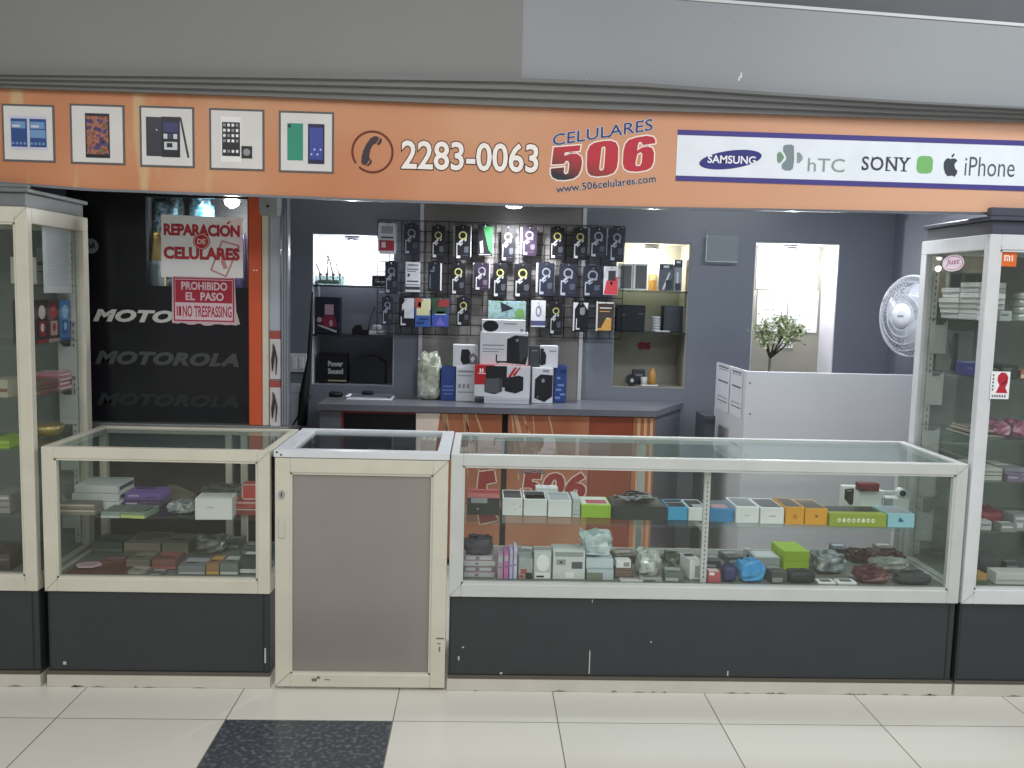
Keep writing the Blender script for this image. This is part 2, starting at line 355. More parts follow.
for i, p in enumerate(pics):
    x0, x1, z0, z1 = rect(*p, BY); y = BY
    t = MB(); f = .0075
    t.box(x0, x1, y-.0022, y-.0003, z0, z1, 0); t.box(x0+f, x1-f, y-.0032, y-.0022, z0+f, z1-f, 1)
    pc = t.obj('picture_card', [FR, PC], ban)
    X = lambda q: x0+(x1-x0)*q
    Z = lambda q: z1-(z1-z0)*q
    t = MB()
    def r_(a, c, b_, d, m, k=0): t.box(X(a), X(b_), y-.0040-.0006*k, y-.0032-.0006*k, Z(d), Z(c), m)
    if i == 0:
        for a, b_ in ((.155, .5), (.51, .865)):
            r_(a, .2, b_, .79, 0); r_(a+.02, .25, b_-.02, .74, 1, 1); r_(a+.03, .3, b_-.05, .42, 2, 2); r_(a+.05, .36, a+.2, .4, 0, 3)
            for j in range(4): r_(a+.03+j*.075, .66, a+.075+j*.075, .7, 2, 2)
        r_(.53, .44, .83, .58, 2, 2)
        mats = [M('c6c8da', .4), BLUE, BL2]
    elif i == 1:
        r_(.28, .15, .725, .89, 0); r_(.305, .2, .7, .83, 1, 1); mats = [PHB, COLSCR]
    elif i == 2:
        r_(.12, .18, .52, .82, 0); r_(.4, .17, .74, .83, 1, 1); r_(.44, .26, .71, .42, 2, 2)
        for a in range(3): r_(.44+a*.09, .45, .51+a*.09, .53, 3 if a != 1 else 2, 2)
        r_(.45, .58, .69, .71, 3, 2); r_(.5, .6, .6, .67, 1, 3); r_(.3, .38, .33, .4, 3, 1)
        t.prism([(X(.73), Z(.16)), (X(.77), Z(.18)), (X(.91), Z(.83)), (X(.87), Z(.83))], y-.0040, y-.0032, 0)
        mats = [M('33363f', .3), PHB, M('3f3d6c', .4), M('c9ccd2', .4)]
    elif i == 3:
        r_(.21, .13, .58, .87, 0); r_(.235, .22, .56, .77, 1, 1)
        for a in range(4):
            for b_ in range(6):
                if b_ != 4: r_(.255+a*.077, .245+b_*.085, .3+a*.077, .29+b_*.085, 2 if (a+b_) % 3 else 3, 2)
        r_(.585, .6, .78, .8, 1, 1); t.disc(X(.68), Z(.7), .013, .013, y-.0054, y-.0044, 3, 16)
        mats = [M('e6e6e6', .4), M('26282c', .3), M('e8eaec', .4), M('8d9197', .4)]
    else:
        r_(.155, .2, .44, .8, 0); r_(.17, .22, .22, .27, 1, 1); r_(.53, .2, .83, .85, 1); r_(.56, .26, .8, .78, 2, 1)
        for a in range(4): r_(.58+a*.055, .6 if a % 2 else .68, .61+a*.055, .63 if a % 2 else .71, 3, 2)
        mats = [M('2f8d76', .4), M('232948', .35), M('3b4a97', .35), M('b9c2e6', .4)]
    t.obj('phone_print', mats, pc)
def px(u0, v0, s, pts): return [atY(u0+a/s, v0+b/s, BY) for a, b in pts]
t = MB(); cx, cz = atY(372.5, 152, BY); sc = atY(373.5, 152, BY)[0]-cx
t.ring(cx, cz, 21.2*sc, 19*sc, BY-.0014, BY-.0003, 0, 44, 1, math.radians(-131), math.radians(215))
t.prism(px(340, 115, 7.314, [(155, 345), (160, 300), (172, 258), (192, 215), (222, 172), (252, 155), (278, 158), (284, 180), (262, 208), (241, 218), (222, 255), (213, 300), (218, 325), (205, 345), (190, 368), (165, 362)]), BY-.0016, BY-.0003, 1)
t.prism(px(340, 115, 7.314, [(292, 162), (307, 180), (302, 205), (284, 222), (268, 212), (288, 190)]), BY-.0016, BY-.0003, 1)
t.prism(px(340, 115, 7.314, [(222, 320), (235, 340), (228, 358), (206, 376), (194, 370), (216, 348)]), BY-.0016, BY-.0003, 1)
t.obj('handset_icon', [M('6b2a1c', .5), M('3a2f36', .5)], ban)
x0, x1, z0, z1 = atY(401.5, 154, BY)[0], atY(538.5, 157, BY)[0], atY(470, 171, BY)[1], atY(470, 142, BY)[1]
t = MB(); t.text('2283-0063', x0, x1, z0, z1, BY-.0004, 0, .0006, .018, sp=.98, grow=.028); t.text('2283-0063', x0, x1, z0, z1, BY-.0012, 1, .0006, .018, sp=.98)
t.obj('phone_number', [M('4e2a20', .5), M('f2ece6', .5)], ban)
# logo
LG = M('a9272f', .45)
m5 = bpy.data.materials.new('logo_red_to_black'); m5.use_nodes = True; nt = m5.node_tree; b = nt.nodes['Principled BSDF']; b.inputs['Roughness'].default_value = .45
tc = nt.nodes.new('ShaderNodeTexCoord'); mp = nt.nodes.new('ShaderNodeMapping'); mp.vector_type = 'POINT'; sx = nt.nodes.new('ShaderNodeSeparateXYZ'); cr = nt.nodes.new('ShaderNodeValToRGB')
lx, lz = atY(553, 165, BY); l2x = atY(655, 165, BY)[0]
ad = nt.nodes.new('ShaderNodeMath'); ad.operation = 'MULTIPLY_ADD'; ad.inputs[1].default_value = .32; nt.links.new(tc.outputs['Object'], sx.inputs[0])
nt.links.new(sx.outputs[0], ad.inputs[0]); nt.links.new(sx.outputs[2], ad.inputs[2])
mr = nt.nodes.new('ShaderNodeMapRange'); q = (lx-bx0)*.32+(lz-1.9); mr.inputs[1].default_value = q-.03; mr.inputs[2].default_value = q+.075
nt.links.new(ad.outputs[0], mr.inputs[0]); nt.links.new(mr.outputs[0], cr.inputs[0]); nt.links.new(cr.outputs[0], b.inputs['Base Color'])
e = cr.color_ramp.elements; e[0].color = lin('1d1f2c'); e[1].color = lin('b8283a'); e.new(.5).color = lin('8d3230')
def slanted(mb, s, ul, vl, ur, vr, hpx, wide, m, mo, bold, grow, th, shear, extra=.0, sp=1, lift=0):
    # text whose baseline runs from (ul, vl) to (ur, vr)
    xa, za_ = atY(ul, vl, BY); xb, zb_ = atY(ur, vr, BY); L_ = math.hypot(xb-xa, zb_-za_); ang = math.atan2(zb_-za_, xb-xa); h = hpx*sc
    kw = dict(shear=shear, rot=ang, about=(xa, za_), sp=sp)
    if mo is not None: mb.text(s, xa, xa+L_, za_, za_+h, BY-.0006-lift, mo, .0007, bold, grow=grow, **kw)
    mb.text(s, xa, xa+L_, za_, za_+h, BY-.0016-lift, m, .0007, bold, **kw)
t = MB(); slanted(t, 'CELULARES', 553.5, 146, 654, 130, 11.3, 1, 0, 1, .008, .025, 0, .15)
t.obj('logo_name', [M('2b3f77', .45), M('e3e2ea', .5)], ban)
def stroke(mb, pts, w, y0, y1, m):      # an even outline around a closed polygon
    for (xa, za_), (xb, zb_) in zip(pts, pts[1:]+pts[:1]):
        d = math.hypot(xb-xa, zb_-za_)
        if d < 1e-6: continue
        nx, nz = -(zb_-za_)/d*w, (xb-xa)/d*w
        mb.prism([(xa+nx, za_+nz), (xb+nx, zb_+nz), (xb-nx, zb_-nz), (xa-nx, za_-nz)], y0, y1, m)
        mb.disc(xa, za_, w, w, y0, y1, m, 10)
def grown(pts, w):      # the outline pushed out by w
    ar = sum(a[0]*b[1]-b[0]*a[1] for a, b in zip(pts, pts[1:]+pts[:1])); sg = 1 if ar > 0 else -1; out = []
    for i, p_ in enumerate(pts):
        a, b = Vector(pts[i-1]), Vector(pts[(i+1) % len(pts)]); c = Vector(p_); n1 = (c-a).normalized(); n2 = (b-c).normalized()
        n1 = Vector((n1.y, -n1.x))*sg; n2 = Vector((n2.y, -n2.x))*sg; m_ = (n1+n2); m_ = m_.normalized() if m_.length > .2 else n1; kq = 1/max(.55, m_.dot(n1)); out.append(tuple(c+m_*w*kq))
    return out
def lx_(pts): return px(540, 110, 7.877, pts)
five = [(108, 295), (318, 278), (312, 322), (196, 334), (190, 362), (240, 345), (290, 345), (322, 368), (332, 410), (322, 470), (300, 515), (262, 540), (200, 552), (140, 550), (100, 532), (86, 505), (86, 462), (190, 452), (186, 492), (200, 508), (222, 498), (232, 430), (224, 402), (204, 400), (188, 424), (92, 430)]
zero_o = [(372, 330), (392, 282), (430, 258), (500, 244), (560, 242), (600, 258), (616, 300), (614, 400), (604, 460), (580, 496), (530, 516), (450, 524), (400, 516), (376, 490), (368, 440)]
zero_i = [(490, 300), (506, 294), (510, 310), (498, 455), (488, 472), (474, 470), (472, 450)]
six_o = [(658, 320), (672, 268), (700, 236), (760, 216), (840, 204), (890, 212), (908, 236), (908, 262), (808, 276), (800, 252), (778, 254), (768, 290), (764, 322), (800, 296), (850, 288), (884, 300), (898, 340), (894, 410), (876, 452), (840, 474), (760, 486), (700, 482), (664, 462), (652, 420)]
six_i = [(770, 352), (790, 340), (800, 350), (794, 415), (784, 435), (764, 438), (756, 428), (760, 400)]
t = MB()
for q in (five, zero_o, six_o):
    q = lx_(q); t.prism(q, BY-.0018, BY-.0011, 0); t.prism(grown(q, 1.35*sc), BY-.0009, BY-.0003, 1)
for q in (zero_i, six_i):
    q = lx_(q); t.prism(grown(q, .7*sc), BY-.0024, BY-.0020, 1); t.prism(grown(q, -.5*sc), BY-.0030, BY-.0026, 2)
t.obj('logo_digits', [m5, M('f0e6de', .5), M('c98d62', .5)], ban)
t = MB(); slanted(t, 'www.506celulares.com', 556.5, 193, 656, 182, 7.5, 1, 0, 1, .012, .03, 0, .03)
t.obj('web_address', [M('26294d', .45), M('ecdcd0', .5)], ban)
# white strip of maker logos
sx0 = atY(676.5, 157, BY)[0]; sx1 = bl[0][0]-.002
zt, zb_ = atY(850, 135.2, BY)[1], atY(850, 186, BY)[1]; k5 = 5.2*sc
t = MB(); t.box(sx0, sx1, BY-.0018, BY-.0004, zb_, zt, 0); t.box(sx0, sx1, BY-.0026, BY-.0018, zt-k5, zt, 1); t.box(sx0, sx1, BY-.0026, BY-.0018, zb_, zb_+k5, 1)
strip = t.obj('logo_strip', [M('e3e9f1', .5), M('463f84', .5)], ban)
y1 = BY-.0020
t = MB(); c = atY(730.3, 159.7, BY); t.disc(c[0], c[1], 32.2*sc, 9*sc, y1-.0008, y1, 0, 40, math.radians(9))
a = rect(707.5, 155.8, 755.5, 163.8, BY); t.text('SAMSUNG', *a, y1-.001, 1, .0006, .02)
t.obj('oval_logo', [M('35357c', .45), M('eef0f6', .5)], strip)
t = MB()
def blk(pts, m): t.prism(px(690, 130, 6.02, pts), y1-.0008, y1, m)
blk([(560, 100), (572, 90), (610, 88), (624, 98), (626, 180), (618, 232), (604, 244), (572, 244), (552, 232), (552, 205), (575, 182), (580, 165), (572, 148), (560, 130)], 0)
blk([(522, 148), (535, 130), (552, 140), (566, 165), (552, 188), (535, 202), (524, 190)], 1)
blk([(642, 138), (655, 134), (672, 152), (679, 168), (672, 184), (655, 200), (642, 198)], 2)
a = rect(807.5, 158.5, 844.5, 172, BY); t.text('hTC', *a, y1, 2, .0006, .004)
t.obj('leaf_logo', [M('7d8a90', .5), M('74937a', .5), M('8c9a98', .5)], strip)
t = MB(); a = rect(861.5, 157, 909.5, 171, BY); t.text('SONY', *a, y1, 0, .0006, .012, sp=1.08)
W = a[1]-a[0]; h = a[3]-a[2]
for q0, q1, top_ in ((.50, .60, 1), (.5, .6, 0), (.66, .76, 1), (.75, .86, 1), (.92, 1.02, 1), (.82, .95, 0)):
    z = a[3]-h*.07 if top_ else a[2]
    t.box(a[0]+W*q0, a[0]+W*q1, y1-.0006, y1, z, z+h*.07, 0)
for q0, z0, z1_ in ((.015, .02, .3), (.205, .68, .98)): t.box(a[0]+W*q0, a[0]+W*(q0+.02), y1-.0006, y1, a[2]+h*z0, a[2]+h*z1_, 0)
t.obj('serif_logo', M('3c4250', .5), strip)
t = MB(); a = rect(916.5, 156, 932.5, 173.5, BY); q = .3*(a[1]-a[0])
pts = []
for ccx, ccz, s0 in ((a[1]-q, a[3]-q, 0), (a[0]+q, a[3]-q, 90), (a[0]+q, a[2]+q, 180), (a[1]-q, a[2]+q, 270)):
    pts += [(ccx+q*math.cos(math.radians(s0+j*22.5)), ccz+q*math.sin(math.radians(s0+j*22.5))) for j in range(5)]
t.prism(pts, y1-.0008, y1); t.obj('green_emblem', M('76b46c', .5), strip)
t = MB()
ap = [(590, 142), (575, 136), (560, 145), (550, 165), (550, 195), (558, 225), (572, 243), (588, 240), (600, 240), (614, 246), (626, 228), (631, 212), (618, 200), (612, 182), (616, 166), (630, 152), (620, 140), (604, 138)]
t.prism(px(850, 135, 5.885, ap), y1-.0008, y1); t.prism(px(850, 135, 5.885, [(596, 133), (597, 120), (612, 107), (613, 118), (604, 130)]), y1-.0008, y1)
t.obj('fruit_logo', M('3d434c', .5), strip)
t = MB(); a = rect(964.5, 157.5, 1014.5, 176.5, BY); t.text('iPhone', *a, y1, 0, .0006, -.004); t.obj('slim_logo', M('50555f', .5), strip)
# ------------------------------------------------------------------ show cases
FY = 3.39; RY = 3.935
DECKM = M('6f736c', .5); GASK = M('8f8f88', .5)
def frame_bars(mb, x0, x1, z0, z1, y0, wd=.058, dp=.03, wb=None, wt=None, m=0):
    wb = wb or wd; wt = wt or wd
    mb.box(x0, x0+wd, y0, y0+dp, z0, z1, m, .0025); mb.box(x1-wd, x1, y0, y0+dp, z0, z1, m, .0025)
    mb.box(x0+wd, x1-wd, y0, y0+dp, z1-wt, z1, m, .0025); mb.box(x0+wd, x1-wd, y0, y0+dp, z0, z0+wb, m, .0025)
    # inner glazing bead and mitre joints
    e = .007
    mb.box(x0+wd, x0+wd+e, y0+.004, y0+dp-.004, z0+wb, z1-wt, m); mb.box(x1-wd-e, x1-wd, y0+.004, y0+dp-.004, z0+wb, z1-wt, m)
    mb.box(x0+wd, x1-wd, y0+.004, y0+dp-.004, z0+wb, z0+wb+e, m); mb.box(x0+wd, x1-wd, y0+.004, y0+dp-.004, z1-wt-e, z1-wt, m)
def mitres(mb, x0, x1, z0, z1, y0, wd, m):
    for (xa, za_, xb, zb_) in ((x0, z0, x0+wd, z0+wd), (x1, z0, x1-wd, z0+wd), (x0, z1, x0+wd, z1-wd), (x1, z1, x1-wd, z1-wd)):
        d = .0008; mb.prism([(xa-d, za_+d), (xb-d, zb_+d), (xb+d, zb_-d), (xa+d, za_-d)], y0-.0004, y0+.001, m)
def base_cabinet(root, x0, x1, y0, y1, zt, marks=()):
    t = MB(); t.box(x0+.004, x1-.004, y0+.012, y1-.02, .062, zt, 0, .003)
    t.box(x0+.008, x0+.012, y0+.0112, y0+.0122, .07, zt-.01, 1); t.box(x1-.03, x1-.024, y0+.0105, y0+.0122, .07, zt-.01, 1)
    for x, z, a, b in marks: t.box(x, x+a, y0+.0110, y0+.0121, z, z+b, 2)
    t.obj('base_panel', [DARK, CHAR, M('b9bab6', .6)], root)
    t = MB(); t.box(x0+.002, x1-.002, y0+.006, y1-.02, .047, .062); t.obj('metal_strip', STRIP, root)
    t = MB(); t.box(x0, x1, y0+.001, y1-.03, .001, .047)
    rnd = random.Random(int(x0*100))
    for i in range(int((x1-x0)*9)):
        x = rnd.uniform(x0+.02, x1-.09); wq = rnd.uniform(.015, .07); hq = rnd.uniform(.004, .009); t.prism([(x, .0012), (x+wq, .0012), (x+wq*.8, hq*.6), (x+wq*.5, hq), (x+wq*.25, hq*.5)], y0+.0002, y0+.002, 1)
    t.obj('plinth', [PLINTH, M('837e72', .7)], root)
def counter_case(name, label, x0, x1, marks, mids, upr, frame_m):
    r = thing(name, label, 'display case', ((x0+x1)/2, (FY+RY)/2, 0)); z0, zt = .379, .937
    t = MB(); frame_bars(t, x0, x1, z0, zt, FY, .047, .03, .052, .044); mitres(t, x0, x1, z0, zt, FY, .05, 1)
    for xa in (x0, x1-.03):
        t.box(xa, xa+.03, FY+.03, RY, zt-.03, zt, 0, .002); t.box(xa, xa+.03, FY+.03, RY, z0, z0+.05, 0); t.box(xa, xa+.03, RY-.03, RY, z0+.05, zt-.03, 0)
    t.box(x0+.03, x1-.03, RY-.025, RY, zt-.03, zt, 0, .002); t.box(x0+.03, x1-.03, RY-.025, RY, z0, z0+.05, 0)
    for c in mids: t.box(c-.013, c+.013, RY-.024, RY-.002, z0+.05, zt-.03, 0)
    t.obj('frame', [frame_m, GASK], r)
    t = MB(); t.box(x0+.05, x1-.05, FY+.012, FY+.017, z0+.05, zt-.05); t.obj('front_glass', GLASS, r)
    t = MB(); t.box(x0+.03, x1-.03, FY+.03, RY-.025, zt-.012, zt-.006); t.obj('top_glass', GTOP, r)
    for xa in (x0+.012, x1-.017):
        t = MB(); t.box(xa, xa+.005, FY+.03, RY-.03, z0+.05, zt-.03); t.obj('side_glass', GLASS, r)
    t = MB(); t.box(x0+.031, x1-.031, FY+.031, RY-.026, z0+.04, z0+.056); t.obj('deck', DECKM, r)
    t = MB(); t.box(x0+.035, x1-.035, FY+.075, RY-.1, .648, .656); t.obj('shelf', GSHELF, r)
    for c in upr:
        t = MB(); t.box(c-.012, c+.012, FY+.045, FY+.06, z0+.056, zt-.06)
        for i in range(22): t.box(c-.002, c+.002, FY+.0444, FY+.046, z0+.075+i*.018, z0+.084+i*.018, 1)
        t.box(c-.004, c+.004, FY+.06, RY-.12, .63, .6478, 0); t.obj('slotted_upright', [WHITE2, M('4b4d4c', .5)], r)
    base_cabinet(r, x0, x1, FY, RY, z0, marks)
    return r
LX0, LX1 = -1.642, -.791
CX0, CX1 = -.106, 1.903
counter_case('counter_display_case', 'short glass counter case of phone covers on a black base, between tower and door', LX0, LX1,
             [(-1.585, .085, .012, .012), (-.815, .1, .006, .06)], (-1.09, -1.025), (), WHITE)
counter_case('counter_display_case', 'long glass counter case of boxed gadgets on a wide black base', CX0, CX1,
             [(.45, .07, .004, .095), (.453, .36, .003, .012), (-.05, .17, .008, .005), (-.065, .12, .006, .016), (.10, .065, .01, .008), (.69, .2, .005, .006), (1.0, .068, .005, .02)], (.72,), (.895,), WHITE2)
# ------------------------------------------------------------------ half door and its lift-up flap
DX0, DX1 = -.771, -.115
d = thing('half_door', 'low swing door with brown-grey panel in a white aluminium frame', 'door', ((DX0+DX1)/2, FY, 0))
t = MB(); frame_bars(t, DX0, DX1, .012, .912, FY-.004, .058, .034, .052, .056); mitres(t, DX0, DX1, .012, .912, FY-.004, .056, 1)
for x, z, a, b in ((-.63, .035, .02, .012), (-.61, .045, .012, .01), (-.58, .04, .02, .004), (-.15, .21, .03, .006), (-.14, .16, .006, .02), (-.145, .19, .012, .005)):
    t.box(x, x+a, FY-.0046, FY-.003, z, z+b, 2)
t.obj('frame', [WHITE, M('7d7b73', .5), M('6d6a62', .6)], d)
t = MB(); t.box(DX0+.056, DX1-.056, FY+.008, FY+.016, .06, .86); t.obj('panel', noisy('door_laminate', [(.3, '807a75'), (.7, '8b8680')], 1.4, .24, .8), d)
t = MB(); cx, cz = atY(282, 494, FY); t.disc(cx, cz, .012, .015, FY-.011, FY-.004, 0, 20); t.box(cx-.002, cx+.002, FY-.0118, FY-.0105, cz-.008, cz+.008, 1); t.obj('lock', [ALU, CHAR], d)
t = MB(); t.box(cx-.012, cx+.012, FY-.009, FY-.004, cz-.17, cz-.09, 0, .002); t.obj('pull_plate', M('c3c0b6', .4), d)
f = thing('counter_flap', 'hinged white-framed glass counter flap lying above the half door', 'counter flap', ((DX0+DX1)/2, (FY+RY)/2, .915))
t = MB(); y0 = FY-.006; z0, z1 = .9145, .942
t.box(DX0-.004, DX1+.004, y0, y0+.05, z0, z1, 0, .002); t.box(DX0-.004, DX1+.004, RY-.03, RY, z0, z1, 0, .002)
t.box(DX0-.004, DX0+.06, y0+.05, RY-.03, z0, z1, 0, .002); t.box(DX1-.045, DX1+.004, y0+.05, RY-.03, z0, z1, 0, .002)
for x, z in ((DX0+.008, .934), (DX0+.024, .924)): t.disc(x, z, .004, .004, y0-.0005, y0+.002, 1, 12)
t.obj('frame', [M('cfd2d6', .3), BLACK], f)
t = MB(); t.box(DX0+.06, DX1-.045, y0+.05, RY-.03, .926, .932); t.obj('glass', GFLAP, f)
# ------------------------------------------------------------------ tower cases
TW = 1.822
def tower(label, x0, x1, inner, shelves, fm, capm, caph):
    r = thing('tower_display_case', label, 'display case', ((x0+x1)/2, (FY+RY)/2, 0)); z0 = .379; y1 = 3.9 if inner == 'r' else 3.92
    t = MB(); frame_bars(t, x0, x1, z0, TW, FY-.003, .046, .036, .058, .058); mitres(t, x0, x1, z0, TW, FY-.003, .05, 1)
    for xa in (x0, x1-.034):
        t.box(xa, xa+.034, FY+.033, y1, TW-.058, TW, 0, .002); t.box(xa, xa+.034, FY+.033, y1, z0, z0+.05, 0); t.box(xa, xa+.034, y1-.05, y1, z0+.05, TW-.058, 0, .002)
    t.box(x0+.034, x1-.034, y1-.03, y1, TW-.058, TW, 0); t.box(x0+.034, x1-.034, y1-.03, y1, z0, z0+.05, 0)
    t.obj('frame', [fm, GASK], r)
    t = MB(); t.box(x0+.055, x1-.055, FY+.01, FY+.015, z0+.05, TW-.05); t.obj('front_glass', GLASS, r)
    for xa in (x0+.014, x1-.019):
        t = MB(); t.box(xa, xa+.005, FY+.033, y1-.05, z0+.05, TW-.055); t.obj('side_glass', GLASS, r)
    t = MB(); t.box(x0+.0345, x1-.0345, y1-.012, y1-.006, z0+.05, TW-.058); t.obj('back_board', M('777a78', .5), r)
    t = MB(); t.box(x0+.035, x1-.035, FY+.034, y1-.031, z0+.04, z0+.056); t.obj('deck', DECKM, r)
    for z in shelves:
        t = MB(); t.box(x0+.025, x1-.025, FY+.045, y1-.055, z-.008, z); t.obj('shelf', GSHELF, r)
        for xb in (x1-.0315, x0+.0315):
            t = MB(); sg_ = -1 if xb > (x0+x1)/2 else 1; t.prism([(xb+sg_*a_, z+b_) for a_, b_ in ((0, -.012), (.075, -.01), (.055, -.03), (.012, -.03), (.012, -.15), (.07, -.15), (.07, -.155), (0, -.155))] if False else [(xb, z-.03), (xb+sg_*.055, z-.03), (xb+sg_*.075, z-.009), (xb+sg_*.075, z-.155), (xb, z-.155)], y1-.066, y1-.062); t.obj('shelf_bracket', WHITE2, r)
    for xb in (x1-.0475, x0+.0475):
        t = MB(); t.box(xb-.012, xb+.012, y1-.055, y1-.035, z0+.06, TW-.06)
        for i in range(45): t.box(xb-.002, xb+.002, y1-.0555, y1-.054, z0+.09+i*.028, z0+.102+i*.028, 1)
        t.obj('slotted_upright', [WHITE2, CHAR], r)
    base_cabinet(r, x0, x1, FY-.002, y1, z0)
    t = MB(); t.box(x0+.012, x1-.012, FY+.012, y1-.015, TW, TW+.052, 0, .003); t.box(x0-.004, x1+.004, FY-.004, y1-.005, TW+.052, TW+.068, 0, .003); t.box(x0-.004, x1+.004, FY-.004, 3.417, TW+.0685, TW+caph, 0, .003)
    t.obj('cornice_cap', capm, r)
    return r
def szl(v): return atX(60, v, -1.684)[1]
def szr(v): return atX(950, v, 1.925)[1]
LSH = [szl(285), szl(342), szl(393), szl(437)-.02, .66]; RSH = [szr(319), szr(374), szr(433), .86, .66]
tower('tall glass tower case with a paper taped inside, beside the black partition', -2.44, -1.667, 'r', LSH, WHITE, M('6f7476', .45), .082)
tower('tall glass tower case with an oval pink sticker, in front of the fan', 1.914, 2.55, 'l', RSH, M('ccced0', .38), M('4c4e5a', .3), .1)
def sticker(name, label, cat, mb, mats, at): o = mb.obj(name, mats); tag(o, label, cat); return settle(o, at)
# stickers on the tower with the fan behind it
x = 1.914; X0 = x+.0125
def sidepx(u, v, X=X0): return atX(u, v, X)
ya, za_ = sidepx(953, 263); t = MB()
def oval(mb, ry, rz, x0, x1, m):
    mb.prism([(ya+ry*math.cos(2*PI*i/30), za_+rz*math.sin(2*PI*i/30)) for i in range(30)], x0, x1, m, 'x')
oval(t, .086, .034, X0, X0+.001, 0); oval(t, .077, .029, X0-.0006, X0, 1); oval(t, .073, .026, X0-.0012, X0-.0006, 2)
vs, fs, bb = glyphs('Just', .02, .15, 1)
t.add([(X0-.0016, ya+.054-(a-bb[0])/(bb[1]-bb[0])*.108, za_-.013+(b-bb[2])/(bb[3]-bb[2])*.03) for a, b in vs], fs, 1)
sticker('oval_sticker', 'oval pink and white sticker on the glass side of the tower', 'sticker', t, [M('ead9e6', .4), M('b0568f', .4), M('e6d3e2', .4)], (X0, ya, za_-.03))
yg = FY+.0095
x0, x1, z0, z1 = rect(1001, 250, 1016.5, 266.5, yg); t = MB(); t.box(x0, x1, yg-.001, yg, z0, z1, 0)
w = x1-x0; h = z1-z0

for qa, qb, qc, qd in ((.2, .28, .32, .68), (.28, .5, .6, .68), (.5, .58, .32, .64), (.36, .43, .32, .53), (.68, .76, .32, .68)): t.box(x0+w*qa, x0+w*qb, yg-.0016, yg-.001, z0+h*qc, z0+h*qd, 1)
sticker('square_sticker', 'small square orange sticker with white letters on the tower front', 'sticker', t, [M('d96a34', .4), M('f3e6da', .4)], ((x0+x1)/2, yg, z0))
x0, x1, z0, z1 = rect(990.5, 371.5, 1009.5, 399, FY-.004); yg = FY-.0035; t = MB(); t.box(x0, x1, yg-.001, yg, z0, z1, 0); w = x1-x0; h = z1-z0
t.prism([(x0+w*a, z0+h*b) for a, b in ((.3, .22), (.92, .22), (.78, .42), (.88, .58), (.9, .8), (.76, .95), (.52, .97), (.36, .85), (.34, .68), (.46, .5))], yg-.0016, yg-.001, 1)
t.prism([(x0+w*a, z0+h*b) for a, b in ((.56, .48), (.84, .6), (.86, .76), (.6, .6))], yg-.002, yg-.0016, 2)
for i in range(6): t.box(x0+w*(.1+.13*i), x0+w*(.18+.13*i), yg-.0016, yg-.001, z0+h*.06, z0+h*.15, 3)
for i in range(5): t.box(x0+w*.08, x0+w*.16, yg-.0016, yg-.001, z0+h*(.3+.13*i), z0+h*(.38+.13*i), 3)
sticker('portrait_sticker', 'white sticker with a red head-shaped emblem on the tower post', 'sticker', t, [M('e7e6e8', .4), M('b02a38', .4), M('7c1f2c', .4), M('6a6a70', .5)], ((x0+x1)/2, yg, z0))
# paper taped to the other tower
x = -1.667-.0195-.003; ya, z1 = atX(42.5, 222, x); yb, z2 = atX(71, 227, x); z0 = atX(44, 293, x)[1]
t = MB(); t.prism([(ya, z0), (yb, z0), (yb, z1), (ya, z1)], x-.0025, x-.002, 0, 'x')
for i in range(26): t.box(x-.002, x-.0016, ya+.035, yb-.03, z1-.03-i*.0085, z1-.027-i*.0085, 1)
sticker('taped_notice', 'long sheet of lined white paper taped inside the tower glass', 'paper', t, [M('d3d4da', .7), M('b4b6c0', .7)], (x, (ya+yb)/2, z0))
# ------------------------------------------------------------------ black partition with its little window
MY = 4.0
p = thing('partition_panel', 'glossy black partition panel with repeated grey brand lettering and a small window', 'partition', (-1.35, MY, 0))
xl, xr = -1.80, atY(249, 310, MY)[0]; hole = rect(146, 198, 247.5, 287, MY); zt = 2.0
t = MB(); t.box(xl, hole[0], MY, MY+.03, .945, zt); t.box(hole[1], xr, MY, MY+.03, .945, zt); t.box(hole[0], hole[1], MY, MY+.03, hole[3], zt); t.box(hole[0], hole[1], MY, MY+.03, .945, hole[2])
t.box(xl, atY(288, 310, 3.955)[0], MY, MY+.03, .002, .925)
t.obj('board', M('191a1d', .22, 0, .35), p)
t = MB(); t.box(xl, atY(288, 310, 3.955)[0], MY-.05, MY+.03, .925, .945); t.obj('middle_rail', ALU, p)
t = MB(); t.box(hole[0]-.02, hole[1]+.001, MY+.031, MY+.036, hole[2]-.02, hole[3]+.02); t.obj('window_pane', GLASS, p)
t = MB(); h0 = hole; t.box(h0[0]-.03, h0[1]+.03, MY+.36, MY+.37, h0[2]-.03, h0[3]+.06); t.box(h0[0]-.04, h0[0]-.03, MY+.037, MY+.37, h0[2]-.03, h0[3]+.06); t.box(h0[1]+.03, h0[1]+.04, MY+.037, MY+.37, h0[2]-.03, h0[3]+.06)
t.box(h0[0]-.04, h0[1]+.04, MY+.037, MY+.37, h0[2]-.04, h0[2]-.03); t.box(h0[0]-.04, h0[1]+.04, MY+.037, MY+.37, h0[3]+.06, h0[3]+.07); t.obj('window_box', M('1a1c20', .6), p)
for i, (u0, v0, u1, v1, c) in enumerate(((93, 310.5, 240, 323, 'b9bbb8'), (95, 352, 239, 365.5, '484b4a'), (97, 394, 239, 406.5, '2c2e30'))):
    a = rect(u0, v0, u1, v1, MY); t = MB(); t.text('MOTOROLA', *a, MY-.0004, 0, .0006, .055, .28, sp=1.08)
    lt = t.obj('brand_lettering', M(c, .5, 0, .2), p)
t = MB(); c = atY(91, 246, MY); t.ring(c[0], c[1], .032, .029, MY-.001, MY-.0002, 0); t.disc(c[0], c[1], .029, .029, MY-.0008, MY-.0002, 0)
